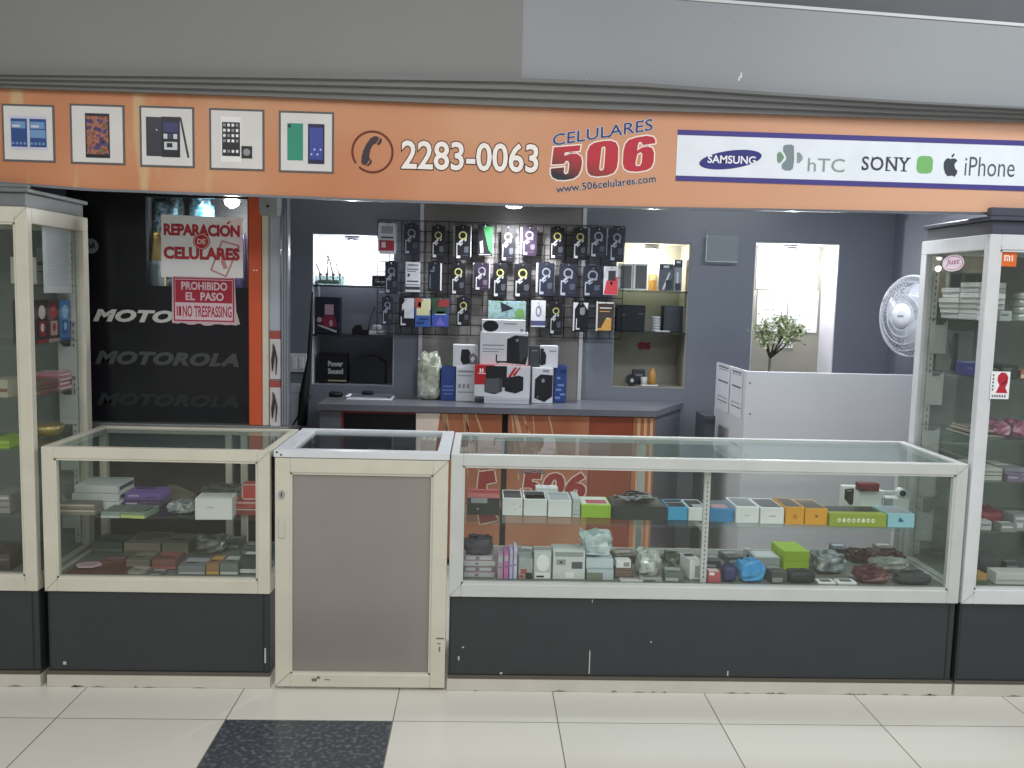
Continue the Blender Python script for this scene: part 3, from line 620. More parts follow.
t.prism([(c[0]+a*.024, c[1]+b*.024) for a, b in ((-.9, -.7), (-.45, .8), (0, -.1), (.45, .8), (.9, -.7), (.4, -.05), (0, -.6), (-.4, -.05))], MY-.0014, MY-.0008, 1)
t.obj('round_emblem', [M('7c7f84', .4), M('24262a', .4)], p)
def post(name, label, cat, u0, u1, m, y0=3.955, z1=1.99, v=310, dep=.05, extra=None):
    t = MB(); a, b = atY(u0, v, y0)[0], atY(u1, v, y0)[0]; t.box(a, b, y0, y0+dep, .946, z1, 0, .003)
    if extra: extra(t, a, b, y0)
    return settle(tag(t.obj(name, m), label, cat), ((a+b)/2, y0, .946))
def oclip(t, a, b, y): t.box(a+.02, a+.028, y-.001, y, 1.62, 1.626, 1); t.box(a+.032, a+.04, y-.001, y, 1.62, 1.626, 1)
post('orange_post', 'bright orange post at the end of the black partition', 'post', 248.5, 261.5, [M('c4522f', .42), M('e9c9a8')], extra=oclip)
post('cream_post', 'slim cream post standing against the orange post', 'post', 262, 268.3, M('c9c3b2', .45))
post('narrow_panel', 'narrow pale blue-grey panel framed between cream and aluminium posts', 'panel', 268.8, 280.6, M('a7afbd', .25, 0, .5), y0=3.975, dep=.015)
def groove(t, a, b, y):
    for q in (.35, .7): t.box(a+(b-a)*q, a+(b-a)*(q+.08), y-.0006, y, .95, 1.98, 1)
post('aluminium_post', 'ribbed aluminium post at the edge of the shop interior', 'post', 281, 288, [M('9298a2', .3, .7), CHAR], extra=groove)
# ------------------------------------------------------------------ back counter
CT = .915
kx0, kx1, kx2 = -.9, .985, 1.24
c = thing('back_counter', 'dark grey counter with orange printed front panels along the back wall', 'counter', (.1, 5.2, 0))
SLAB = noisy('counter_laminate', [(.3, '5d5e66'), (.7, '686a72')], 3, .3, .5)
t = MB(); t.prism([(kx0, 4.98), (kx1, 4.98), (kx2, BW-.02), (kx0, BW-.02)], CT-.035, CT, 0, 'z'); t.obj('worktop', SLAB, c)
xL = atY(341, 430, 5.0)[0]; xo = atY(416, 430, 5.0)[0]
t = MB(); t.box(kx0+.01, xL, 5.0, BW-.03, .002, CT-.036); t.obj('end_panel', SLAB, c)
t = MB(); t.prism([(kx1-.005, 5.0), (kx2-.02, BW-.03), (kx2-.04, BW-.03), (kx1-.025, 5.0)], .002, CT-.036, 0, 'z'); t.obj('end_panel', SLAB, c)
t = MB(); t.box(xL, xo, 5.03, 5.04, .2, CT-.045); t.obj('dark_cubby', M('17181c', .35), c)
t = MB(); t.box(xL, xo, 5.0, 5.03, CT-.05, CT-.037); t.box(xL, xL+.012, 5.0, 5.03, .2, CT-.05); t.obj('red_edge_trim', M('6b2a26', .5), c)
t = MB(); t.box(xL+.001, kx1-.03, 5.06, 5.07, .002, CT-.046); t.obj('carcass', CHAR, c)
ORP = noisy('orange_print', [(.25, '8f5238'), (.5, 'a4684a'), (.72, 'b07e60')], 3.2, .4, .4, 3, 'Object', (1, 1, .5))
def fpanel(u0, u1, mats, deco):
    a, b = atY(u0, 425, 5.0)[0], atY(u1, 425, 5.0)[0]; t = MB(); t.box(a, b, 5.0, 5.012, .04, CT-.04, 0); deco(t, a, b); return t.obj('front_panel', mats, c)
ST = M('bd9a7a', .45); DKR = M('8e2623', .45); WOUT = M('dccdc0', .5); NAVY = M('2c2f58', .5)
def px5(pts): return [atY(u, v, 5.0) for u, v in pts]
def streaks(t, a, b, seed, y=4.9985):
    rnd = random.Random(seed)
    for i in range(7):
        x = a+(b-a)*rnd.uniform(.02, .75); d = rnd.uniform(.03, .1); wd = rnd.uniform(.004, .014); zt = CT-.042; zb = zt-rnd.uniform(.12, .4)
        if x+d+wd < b: t.prism([(x, zt), (x+wd, zt), (x+d+wd, zb), (x+d, zb)], y, 5.0, 1)
def d1(t, a, b):
    q = px5([(415, 412), (440, 412), (433, 470), (415, 500)]); t.prism([(max(a, x), min(z, CT-.041)) for x, z in q], 4.9988, 5.0, 3)
    streaks(t, a+.06, b, 3)
    g = px5([(479, 472), (494, 470), (496, 482), (486, 484), (488, 500), (498, 520), (480, 524), (476, 500)]); stroke(t, g, .006, 4.9975, 4.9985, 3); t.prism(g, 4.997, 4.998, 2)
def d2(t, a, b):
    streaks(t, a, b, 8)
    q = rect(517, 467, 545, 473.5, 5.0); t.text('CELULARES', *q, 4.998, 3, .0006, .01, grow=.03); t.text('CELULARES', *q, 4.9972, 4, .0006, .01)
    q = rect(520, 472, 586, 499, 5.0); t.text('506', *q, 4.998, 3, .0006, .05, .1, grow=.03, sp=1.1); t.text('506', *q, 4.9972, 2, .0006, .05, .1, sp=1.1)
def d3(t, a, b): pass
def d4(t, a, b):
    for q in (.2, .5, .78): t.box(a+(b-a)*q, a+(b-a)*(q+.14), 4.9988, 5.0, .05, CT-.045, 1)
fpanel(416, 502, [ORP, ST, DKR, WOUT, NAVY], d1); fpanel(508, 589.5, [ORP, ST, DKR, WOUT, NAVY], d2)
fpanel(590, 632.5, [noisy('red_print', [(.3, '7d3a26'), (.7, '8c4632')], 3, .4)], d3); fpanel(633, 655, [noisy('rust_print', [(.3, '9a5a38'), (.7, 'ad7350')], 3, .4), ST], d4)
# ------------------------------------------------------------------ cartons
def carton(name, label, cat, box, mats, prints=(), rz=0, group=None, fm=None, bv=.0012):
    x0, x1, y0, y1, z0, z1 = box; w, d, h = x1-x0, y1-y0, z1-z0; hx, hy = w/2, d/2; t = MB(); t.box(-hx, hx, -hy, hy, 0, h, 0, bv, fm)
    for pr in prints:
        face, sh, m = pr[0], pr[1], pr[2]; k = pr[3] if len(pr) > 3 else 0
        if len(sh) == 4 and not isinstance(sh[0], tuple): a, b_, e, g = sh; sh = [(a, b_), (e, b_), (e, g), (a, g)]
        o, th = .0001+.0005*k, .0005
        if face == 'f': t.prism([(-hx+u*w, h*(1-v)) for u, v in sh], -hy-o-th, -hy-o+.0001, m)
        elif face == 't': t.prism([(-hx+u*w, hy-v*d) for u, v in sh], h+o-.0001, h+o+th, m, 'z')
        elif face == 'r': t.prism([(-hy+u*d, h*(1-v)) for u, v in sh], hx+o-.0001, hx+o+th, m, 'x')
        elif face == 'l': t.prism([(hy-u*d, h*(1-v)) for u, v in sh], -hx-o-th, -hx-o+.0001, m, 'x')
    o = t.obj(name, mats); tag(o, label, cat, group); o.location = ((x0+x1)/2, (y0+y1)/2, z0); o.rotation_euler.z = rz; return o
def fbox(u0, u1, v0, v1, y, dep, zs=None):      # box whose front face fills that part of the photo at depth y; zs = height it stands on
    a, b, z0, z1 = rect(u0, v0, u1, v1, y)
    return (a, b, y, y+dep, z0 if zs is None else zs, z1)
EL = [(.5+.5*math.cos(a*PI/12), .5+.5*math.sin(a*PI/12)) for a in range(24)]
def ell(a, b, c_, d): return [(a+(c_-a)*x, b+(d-b)*y) for x, y in EL]
SPK = [(.1, .18), (.75, .05), (.95, .12), (.95, .8), (.6, .97), (.12, .85)]
def sub(pts, a, b, c_, d): return [(a+(c_-a)*x, b+(d-b)*y) for x, y in pts]
GRT = M('8a8d96', .6); BOXW = M('ccced4', .5); BOXB = M('2f4680', .45); BOXG = M('b9bec6', .5); SPB = M('1f2126', .35); SWR = M('b3222b', .4); MIDG = M('54575c', .5)
e = .0012
carton('speaker_box', 'white speaker box with blue side and fine print, between blue box and console box', 'box', fbox(456, 475.5, 367, 401, 5.24, .12, CT+e), [BOXW, BOXB, GRT], [('f', (.1, .1, .9, .16), 2), ('f', (.1, .24, .8, .27), 2), ('f', (.12, .5, .24, .62), 2), ('f', (.34, .5, .46, .62), 2), ('f', (.56, .5, .68, .62), 2), ('f', (.1, .72, .9, .75), 2)], 0, None, {'left': 1})
carton('blue_box', 'blue printed box standing between plastic bag and white speaker box', 'box', fbox(441, 455.5, 367, 400.5, 5.25, .1, CT+e), [BOXB, M('5d7bb8', .5)], [('f', (.15, .55, .85, .6), 1), ('f', (.1, .66, .9, .71), 1), ('f', (.2, .78, .8, .82), 1)])
q = rect(453, 345, 478, 366.5, 5.24)
carton('earbud_box', 'small white box with a black rounded gadget picture, on top of the blue-sided speaker box', 'box', (q[0], q[1], 5.245, 5.33, atY(456, 367, 5.24)[1]+.002, q[3]), [BOXW, SPB, M('6f737d')], [('f', [(.34, .2), (.62, .2), (.7, .35), (.7, .85), (.4, .9), (.3, .7)], 1), ('f', [(.64, .5), (.8, .35), (.98, .55), (.98, .85), (.7, .9)], 2, 1), ('f', [(.78, .5), (.9, .6), (.78, .8), (.7, .65)], 0, 2)])
zb = atY(506, 397.3, 5.15)[1]
carton('console_box', 'flat white box under the red and white console box', 'box', fbox(484, 529, 397.3, 404, 5.15, .14, CT+e), [BOXG, GRT], [('f', (.05, .45, .95, .5), 1)])
sw = fbox(474.5, 530, 365.5, 396.8, 5.16, .12, zb+.001)
carton('console_box', 'wide red and white game console box with dark console picture, mid-pile', 'box', sw, [BOXW, SWR, SPB, M('43464c', .4), MIDG, M('f0f0f2')], [('f', (0, 0, .36, .62), 1), ('f', (.2, .02, .58, .7), 2, 1), ('f', (.05, .07, .2, .3), 1, 2), ('f', (.09, .11, .115, .23), 5, 3), ('f', (.13, .11, .155, .23), 5, 3), ('f', (.06, .25, .2, .275), 5, 3), ('f', sub(SPK, .14, .36, .52, .94), 3, 2), ('f', (.2, .42, .44, .86), 4, 3), ('f', sub(SPK, .5, .28, .9, .9), 2, 3), ('f', [(.6, .35), (.72, .05), (.76, .05), (.64, .4)], 1, 2), ('f', [(.68, .3), (.8, .05), (.83, .05), (.72, .34)], 1, 2)], 0, None, {'top': 1})
z3 = sw[5]
big = fbox(480, 528, 332.5, 365, 5.19, .12, z3+.001)
carton('speaker_box', 'large white speaker box with black cube speaker picture, on top of the console box', 'box', big, [BOXW, SPB, GRT, M('3b3e45', .4)], [('f', [(.56, .2), (.72, .08), (1, .1), (1, .7), (.96, .98), (.56, .94)], 1), ('f', [(.8, .1), (1, .1), (1, .68), (.84, .9)], 3, 1), ('f', (.05, .38, .5, .42), 2), ('f', (.05, .5, .5, .53), 2), ('f', (.05, .58, .4, .61), 2), ('f', (.33, .68, .36, .9), 1), ('f', [(.34, .96), (.36, .88), (.6, .88), (.6, .93), (.42, .93)], 1, 1), ('f', ell(.74, .18, .8, .28), 2, 2)])
carton('router_box', 'flat white box with black oval gadget picture, topmost of the counter pile', 'box', fbox(482, 525.5, 320, 332, 5.2, .11, big[5]+.001), [BOXW, SPB, GRT], [('f', ell(.02, .05, .38, .98), 1), ('f', (.5, .25, .8, .36), 2), ('f', (.88, .7, .96, .9), 2)])
b2 = fbox(532, 553, 368, 402, 5.22, .13, CT+e)
carton('speaker_box', 'white speaker box with a tall black speaker picture, beside the console box', 'box', b2, [BOXW, SPB, BOXB, M('5b78b4'), GRT], [('f', [(.14, .32), (.4, .18), (.98, .2), (.98, .8), (.6, .97), (.12, .86)], 1), ('f', (.5, .05, .8, .12), 4), ('f', ell(.45, .3, .6, .42), 4, 1), ('f', ell(.25, .8, .3, .86), 4, 1)])
carton('blue_box', 'blue box with pale speckled print, at the far end of the pile of boxes', 'box', fbox(554, 566.5, 366, 399.5, 5.27, .1, CT+e), [BOXB, M('7d93c6'), M('1f2f60')], [('f', (.2, .3, .5, .36), 1), ('f', (.3, .5, .8, .55), 1), ('f', (.15, .62, .6, .68), 1), ('f', (.5, .75, .9, .8), 1), ('f', (.1, .84, .5, .9), 1), ('f', (.5, .1, .95, .2), 2)])
carton('earbud_box', 'small white box with half black face, on top of the tall speaker box', 'box', fbox(540.5, 558, 346, 367.5, 5.24, .08, b2[5]+.001), [BOXW, SPB, GRT], [('f', (0, .12, .18, .9), 1), ('f', [(.02, .3), (.24, .26), (.34, .45), (.3, .85), (.02, .88)], 1, 1), ('f', (.5, .2, .9, .26), 2)])
carton('battery_box', 'small black box tucked between big speaker box and half black box', 'box', fbox(529.5, 539.5, 346, 367.5, 5.25, .06, b2[5]+.001), [M('3c3f46', .5), GRT], [('f', (.2, .2, .8, .24), 1)])
bx, bz = atY(431, 399, 5.28); t = MB(); t.blob((bx-.012, 5.31, CT+.001), .066, .06, .262, 0, .1, 5, True, 16, 12)
settle(tag(t.obj('plastic_bag', noisy('crumpled_film', [(.3, '8d9384'), (.5, 'b5baa9'), (.72, 'd3d6cb')], 26, .25, .6, 3, bump=.5)), 'crumpled pale green plastic bag standing at the end of the pile of boxes', 'bag'), (bx, 5.31, CT+.001))
a, b, z0, z1 = rect(446, 350, 456, 366, 5.38); t = MB(); t.prism([(a, CT+.002), (b, CT+.002), (b, z1-.02), (b-.02, z1), (a+.02, z0+.02)], 5.37, 5.39)
settle(tag(t.obj('green_pouch', M('64765f', .4)), 'green pouch leaning behind the blue printed box', 'pouch'), ((a+b)/2, 5.38, CT+.002))
# papers, mouse on the counter
x0, y0 = atZ(345, 400.5, CT); x1 = atZ(392, 400.5, CT)[0]; t = MB()
for i, (dx, dy, m) in enumerate(((0, 0, 0), (.015, .02, 1), (-.01, .035, 0), (.02, .03, 2))): t.box(x0+dx, x1+dx-.01*i, 5.2+dy, 5.34+dy, CT+.001+.005*i, CT+.0055+.005*i, m)
settle(tag(t.obj('paper_stack', [PAPER, M('a8acb4'), M('54585f')]), 'loose stack of white sheets on the counter below the lit recess', 'papers'), ((x0+x1)/2, 5.2, CT+.001))
t = MB(); cx = atY(368, 393, 5.3)[0]; t.blob((cx, 5.3, CT+.0225), .035, .02, .02, 0, .05, 2); settle(tag(t.obj('tape_dispenser', BLACK), 'small black gadget lying on the sheets of paper', 'gadget'), (cx, 5.3, CT+.0225))
cx = atY(336, 394, 5.33)[0]; t = MB(); t.blob((cx, 5.33, CT+.001), .04, .028, .028, 0, .12, 7); settle(tag(t.obj('computer_mouse', BLACK), 'black rounded mouse beside the loose stack of sheets', 'mouse'), (cx, 5.33, CT+.001))
# ------------------------------------------------------------------ wire grid and blister packs
gx0, gx1, gz0, gz1 = atY(378, 270, BW)[0], atY(623, 270, BW)[0], atY(500, 336, BW)[1], atY(500, 223.5, BW)[1]
t = MB(); nx, nz = 21, 11
for i in range(nx+1): x = gx0+(gx1-gx0)*i/nx; t.tube([(x, BW-.024, gz0), (x, BW-.024, gz1)], .0022, 0, 5)
for i in range(nz+1): z = gz0+(gz1-gz0)*i/nz; t.tube([(gx0, BW-.0285, z), (gx1, BW-.0285, z)], .0022, 0, 5)
tag(t.obj('hanging_wire_grid', M('2c2d30', .4, .4)), 'dark wire grid fixed to the wall, hung with packs', 'rack')
CK = M('1b1a1f', .35); CK2 = M('272936', .35); YEL = M('a8a668', .4); WM = M('b0b3b8', .4); DIMR = M('868a94', .4); PUR = M('2e2433', .35); GRB = M('454a52', .4); CLB = glass_mat('blister_clear', (.9, .92, .93), 1.45, .1, .04)
ROWN = ('top', 'middle', 'bottom'); ORD = ('first', 'second', 'third', 'fourth', 'fifth', 'sixth', 'seventh', 'eighth', 'ninth', 'tenth', 'eleventh')
def pack(row, i, u0, u1, v0, v1, look, mats, prints, thick=.016, group=None, white_back=0, name='blister_pack', cat='pack'):
    a, b, z0, z1 = rect(u0, v0, u1, v1, BW-.07); y1 = BW-.058; y0 = y1-thick; w, h = b-a, z1-z0
    r = thing(name, '%s, %s from the left in the %s row' % (look, ORD[i], ROWN[row]), cat, ((a+b)/2, y1, z0), group)
    t = MB()
    if white_back: t.box(a-w*.12, b+w*.06, y1-.0015, y1, z0+h*.1, z1, 1)
    t.box(a, b, y0, y1-.0016, z0, z1, 0, .0012)
    k = 0
    for sh, m in prints:
        k += 1
        if len(sh) == 4 and not isinstance(sh[0], tuple): p, q, s_, v = sh; sh = [(p, q), (s_, q), (s_, v), (p, v)]
        t.prism([(a+u*w, z1-v*h) for u, v in sh], y0-.0006-.0003*(k % 3), y0+.0002, m)
    if white_back >= 0 and any(m is YEL or m is DIMR for m in mats):
        t.ring(a+w*.5, z1-h*.28, w*.27, w*.185, y0-.0018, y0, mats.index(YEL if YEL in mats else DIMR), 20)
    t.obj('card', mats, r)
    t = MB(); xc = (a+b)/2; t.tube([(xc, BW-.03, z1-.012), (xc, y0-.03, z1-.012), (xc, y0-.034, z1-.004)], .0025, 0, 6); t.obj('hanging_hook', ALU, r)
    t = MB(); t.prism([(xc-w*.28, z1-.001), (xc+w*.28, z1-.001), (xc+w*.16, z1+.008), (xc-w*.16, z1+.008)], y1-.004, y1-.002); t.obj('hang_tab', CK, r)
    return r
BRK = [((.1, .5, .16, .93), 2), ((.1, .87, .36, .95), 2), ((.1, .5, .34, .55), 2), ([(.24, .47), (.5, .36), (.54, .42), (.3, .53)], 2), ([(.3, .56), (.5, .48), (.5, .52), (.32, .6)], 2), ([(.62, .4), (.74, .36), (.74, .42), (.64, .46)], 2), (sub(SPK, .55, .58, .9, .8), 3), ((.5, .86, .85, .875), 3)]
def ringp(row, i, u0, u1, v0, v1, kind):
    m = {'y': [CK, WM, WM, GRB, YEL], 'd': [CK2, WM, M('9da2b0', .4), M('474c59'), DIMR], 'p': [PUR, WM, WM, M('5a5161'), M('8e8694', .4)]}[kind]
    if kind == 'p': m = m[:4]+[DIMR]
    look = {'y': 'black cable pack with yellow ring print', 'd': 'dark cable pack with faint ring print', 'p': 'purplish cable pack with white corner print'}[kind]
    pack(row, i, u0, u1, v0, v1, look, m, BRK, .016, 'ring print cable packs' if kind == 'y' else 'dark cable packs', 1 if (row*7+i*5) % 3 == 0 else 0)
# top row
pack(0, 0, 380, 396, 223.5, 254, 'white and red boxed pack', [M('c9cbd2'), WM, M('a33040'), M('51555e'), M('8f939c')], [((0, .56, .92, .9), 2), ((.12, .1, .85, .34), 4), ((.3, .14, .6, .3), 0), ((.1, .44, .88, .5), 3), ((.15, .62, .4, .8), 0), ((.5, .66, .8, .8), 4)], .05, None, -1)
for i, a in ((1, (404, 419, 224.5, 255)), (9, (590, 606.5, 228, 258)), (10, (609.5, 624, 228, 262))): ringp(0, i, *a, 'd')
for i, a in ((2, (431.5, 445, 226, 259)), (3, (455, 470.5, 226, 260)), (5, (501, 515, 227, 262)), (7, (550, 564.5, 227.5, 259.5)), (8, (573, 587, 228, 260))): ringp(0, i, *a, 'y')
pack(0, 4, 477.5, 492.5, 225, 256, 'glossy black and green phone case pack', [CK, WM, M('3d7a4c', .3), M('8f979c', .3), M('5f9c66', .3)], [([(.35, .05), (1, .05), (1, .95), (.75, .8)], 2), ([(.15, .55), (.35, .5), (.42, .9), (.2, .92)], 3), ([(.6, .1), (.95, .1), (.95, .5)], 4), ((.1, .94, .9, .97), 3)], .02)
ringp(0, 6, 522, 536.5, 227, 256, 'p')
# middle row
for i, a in ((0, (385, 398, 262, 294)), (7, (538, 554, 263, 296)), (8, (559, 577, 264, 297)), (9, (583, 602, 267, 297))): ringp(1, i, *a, 'd')
pack(1, 1, 405.5, 420, 262, 292, 'white card pack with grey text lines', [M('c8cad0'), WM, M('6e727c'), M('3b3e46')], [((.15, .08, .85, .12), 2), ((.1, .22, .9, .26), 2), ((.12, .3, .7, .33), 2), ([(.14, .4), (.3, .38), (.3, .48), (.14, .5)], 3), ((.1, .62, .9, .66), 3), ((0, .74, 1, .77), 2), ((0, .82, 1, .92), 3)], .012)
pack(1, 2, 428, 442, 262, 291.5, 'black pack with one white edge', [M('20242b', .25), WM, M('d5d9de', .3), M('59606b')], [((.88, .04, .98, .97), 2), ((.15, .28, .45, .34), 3), ([(.3, .2), (.42, .12), (.5, .2), (.4, .28)], 3), ((.12, .42, .2, .9), 3)], .014)
for i, a in ((3, (451, 465.5, 263, 295)), (5, (493, 507, 263, 298)), (6, (514, 531, 264, 298))): ringp(1, i, *a, 'y')
ringp(1, 4, 474.5, 489, 263, 291, 'p')
pack(1, 10, 603.5, 618, 266.5, 295, 'white and red earphone pack', [M('c9cace'), WM, M('c2434d'), M('3a3a40'), M('e2dfe2')], [([(.2, .5), (.95, .35), (.98, .98), (.02, .98)], 2), ((.3, .15, .8, .5), 3), (ell(.32, .45, .72, .72), 4), (ell(.45, .53, .6, .64), 3)], .025)
# bottom row
ringp(2, 0, 382, 393, 297, 325, 'd')
pack(2, 1, 399, 414, 297.5, 327, 'half white half black card pack', [CK, WM, M('c5c8d0'), M('3a3e46'), M('8a8e96')], [((.35, .02, 1, .7), 2), ([(.2, .25), (.5, .05), (.5, .3), (.2, .45)], 2), ((.5, .3, .75, .6), 3), ((.12, .65, .2, .92), 2), ((.12, .88, .45, .94), 2), ((.6, .12, .9, .15), 4)], .014)
pack(2, 2, 415, 430.5, 298, 327, 'red, cream and blue printed pack', [M('3b5a9e'), WM, M('a8534a'), M('c9c79f'), M('23376e')], [((0, 0, .45, .35), 2), ((.4, .02, 1, .4), 3), ((.1, .35, .95, .6), 3), ((.2, .15, .5, .3), 3), ((.3, .7, .9, .75), 4), ((.1, .82, .6, .9), 4)], .012)
pack(2, 3, 432, 448.5, 298, 327, 'green, red and blue printed pack', [M('3d4f9c'), WM, M('2f4a3a'), M('8c3236'), M('b9c4c0'), M('6a62b4')], [((0, 0, .95, .55), 2), ((.35, .05, 1, .3), 3), ((.18, .42, .85, .58), 4), ((.28, .46, .75, .53), 2), ([(.2, .95), (.5, .65), (.8, .95)], 5)], .012)
ringp(2, 4, 456.5, 470, 297.5, 326, 'y')
pack(2, 5, 488, 526, 301, 319.5, 'wide pale blue and green speckled pack', [noisy('speckled_print', [(.3, '64808c'), (.5, '8aa3ab'), (.66, '6f9076'), (.8, '5d8549')], 30, .35), WM, M('20262c', .4), M('628a4a', .4)], [([(.32, .05), (.68, .4), (.36, .6)], 2), (ell(.72, .4, .96, .95), 3)], .01)
pack(2, 6, 531, 545.5, 300.5, 327, 'white pack with grey oval mark', [M('c6c9d0'), WM, M('7a8089'), M('4b4b74')], [(ell(.3, .2, .7, .62), 2), (ell(.4, .28, .6, .54), 0), ((0, .76, 1, .94), 3)], .02)
ringp(2, 7, 549.5, 562, 301.5, 335, 'y')
pack(2, 8, 573, 588, 302, 332, 'black pack with white shoulders and edge', [CK, WM, M('c6c9ce'), M('7b7f86')], [((0, .02, .1, .96), 2), ([(0, .02), (.35, .02), (.1, .25)], 2), ([(.65, .02), (1, .02), (.95, .25)], 2), (sub(SPK, .4, .15, .8, .45), 3), ((.2, .55, .26, .92), 2), ((.2, .87, .45, .92), 2)], .016)
pack(2, 9, 596, 613, 301.5, 331, 'brown pack with gold lower corner', [M('3d3532'), WM, M('cfcac2'), M('c2944a'), M('ded2bd')], [((0, 0, .09, 1), 2), ((.1, .02, 1, .07), 2), ((.2, .2, .9, .24), 2), ((.1, .9, .9, .98), 3), ([(.3, .9), (.55, .6), (.9, .55), (.9, .9)], 3), ((.6, .55, .8, .75), 4), ((.2, .32, .8, .35), 3)], .02)
# ------------------------------------------------------------------ recess shelves, lamps and what stands on them
def shelf(name, label, r, v, u=653):
    z = atY(u, v, BW+.02)[1]; t = MB(); t.box(r[0]+.007, r[1]-.007, BW-.01, BW+RD-.003, z-.012, z); settle(tag(t.obj(name, GDARK if r is RL else GREC), label, 'shelf'), ((r[0]+r[1])/2, BW+.1, z-.012)); return z
ZL1 = shelf('recess_shelf', 'glass shelf under the lit box of dried twigs', RL, 285.5, 350); ZL2 = shelf('recess_shelf', 'glass shelf under the dark box with a pink picture', RL, 334.5, 350); ZL0 = RL[2]+.0068
ZR1 = shelf('recess_shelf', 'glass shelf under two grey-fronted boxes', RM, 290.5); ZR2 = shelf('recess_shelf', 'glass shelf under the flat black box', RM, 332); ZR0 = RM[2]+.0068
LAMP = emit('lamp_glow', (1, .98, .95), 14)
def recess_lamp(label, u, v, r, en, col=(1, .98, .95), yy=.1):
    x = atY(u, v, BW+yy)[0]; z = r[3]-.0062
    q = thing('recess_lamp', label, 'lamp', (x, BW+yy, z-.03)); t = MB(); t.lathe((x, BW+yy, z-.03), [(.03, 0), (.045, .004), (.045, .0295)], 0, 24); t.obj('lamp_collar', ALU, q)
    t = MB(); t.lathe((x, BW+yy, z-.052), [(.004, .004), (.012, .006), (.017, .012), (.017, .022)], 0, 20); t.obj('bulb', LAMP, q)
    l = bpy.data.lights.new('lamp_light', 'POINT'); l.energy = en; l.color = col; l.shadow_soft_size = .014
    o = bpy.data.objects.new('lamp_light', l); COL.objects.link(o); o.parent = q; o.location = (0, 0, -.07)
recess_lamp('bright lamp in the recess above the dried twigs', 352, 236, RL, 8, (.95, .97, 1)); recess_lamp('bright lamp in the recess above two grey-fronted boxes', 652, 244, RM, 8, (1, .96, .84)); recess_lamp('bright lamp in the recess over the white sheets and plant', 791, 245, RR, 12, (1, .99, .96))
x0, x1, z0, z1 = rect(314, 277, 344, 289, BW+.06)
g = thing('glass_tray', 'clear glass tray of dried twigs on the lit recess shelf', 'ornament', ((x0+x1)/2, BW+.1, ZL1+.001)); hh = .055
t = MB()
for bx in ((x0, x1, BW+.04, BW+.046), (x0, x1, BW+.154, BW+.16), (x0, x0+.006, BW+.046, BW+.154), (x1-.006, x1, BW+.046, BW+.154)): t.box(*bx, ZL1+.001, ZL1+.001+hh)
t.box(x0, x1, BW+.04, BW+.16, ZL1+.001, ZL1+.006); t.obj('tray', glass_mat('tray_glass', (.8, .88, .87), 1.5, .03, .1), g)
t = MB(); t.box(x0+.02, x1-.03, BW+.05, BW+.15, ZL1+.008, ZL1+.03); t.obj('pebbles', M('55605c'), g)
rnd = random.Random(4)
for k in range(4):
    t = MB(); bx = x0+.03+(x1-x0-.06)*k/3; q = [(bx, BW+.1, ZL1+.03), (bx+rnd.uniform(-.01, .01), BW+.1, ZL1+.08), (bx+rnd.uniform(-.05, .02), BW+.09, ZL1+.17-.02*(k % 2))]
    t.tube(q, [.005, .004, .002], 0, 6)
    for j in range(5):
        f_ = rnd.uniform(.3, 1); p0 = Vector(q[1]).lerp(Vector(q[2]), f_); t.tube([p0, p0+Vector((rnd.uniform(-.03, .03), rnd.uniform(-.015, .015), rnd.uniform(.01, .035)))], [.003, .0015], 0, 5)
    t.lathe((bx, BW+.1, ZL1+.055), [(.003, 0), (.012, .008), (.003, .018)], 0, 8); t.obj('dried_twig', M('4a3a30', .7), g)
carton('small_black_box', 'small black box at the end of the lit twig shelf', 'box', fbox(372, 386, 275.5, 288, BW+.03, .06, ZL1+.001), [M('24262c', .4), M('5d626c')], [('f', (.2, .3, .5, .7), 1), ('f', (.6, .5, .9, .8), 1)])
for k, (a, b) in enumerate(((346, 353), (354, 362))):
    x0, x1, z0, z1 = rect(a, 285, b, 289, BW+.06); t = MB(); t.lathe(((x0+x1)/2, BW+.08, ZL1+.001), [(.016, 0), (.019, .003), (.02, .02), (.017, .02), (.015, .005)], 0, 16)
    settle(tag(t.obj('glass_dish', ACRY), 'tiny clear dish on the lit shelf, %s' % ('next to the twig tray' if k == 0 else 'further from the twig tray'), 'dish', 'tiny clear dishes'), ((x0+x1)/2, BW+.08, ZL1+.001))
PINK = M('a88d98'); MAG = M('7c2440')
carton('toy_box', 'dark toy box with pink and crimson picture patches in the wall recess', 'box', fbox(314.5, 339, 297, 336, BW+.05, .1, ZL2+.001), [M('1d2230', .4), PINK, MAG, WM], [('f', (.42, .2, .78, .48), 1), ('f', [(.35, .5), (.8, .5), (.95, .8), (.3, .85)], 2), ('f', [(.12, .78), (.2, .76), (.92, .92), (.88, .97)], 3, 1), ('f', ell(.1, .55, .3, .7), 1, 1), ('f', ell(.6, .62, .75, .8), 1, 2)])
x0, x1, z0, z1 = rect(352, 326, 371, 336, BW+.05); t = MB(); t.prism([(x0, ZL2+.001), (x1, ZL2+.001), (x1, ZL2+.025), (x0+.06, ZL2+.03), (x0+.05, ZL2+.06), (x0+.02, ZL2+.055), (x0, ZL2+.03)], BW+.04, BW+.1); t.tube([(x1-.02, BW+.07, ZL2+.025), (x1-.012, BW+.12, ZL2+.1), (x1+.01, BW+.15, ZL2+.17)], .003, 0, 6)
settle(tag(t.obj('desk_stand', BLACK), 'black bent gadget stand on the recess shelf', 'stand'), ((x0+x1)/2, BW+.07, ZL2+.001))
x0, x1, z0, z1 = rect(369, 331.5, 384.5, 336.5, BW+.03); t = MB(); t.box(x0, x1, BW+.02, BW+.1, ZL2+.001, ZL2+.026, 0, .003); t.blob(((x0+x1)/2, BW+.06, ZL2+.026), .035, .03, .035, 0, .08, 3)
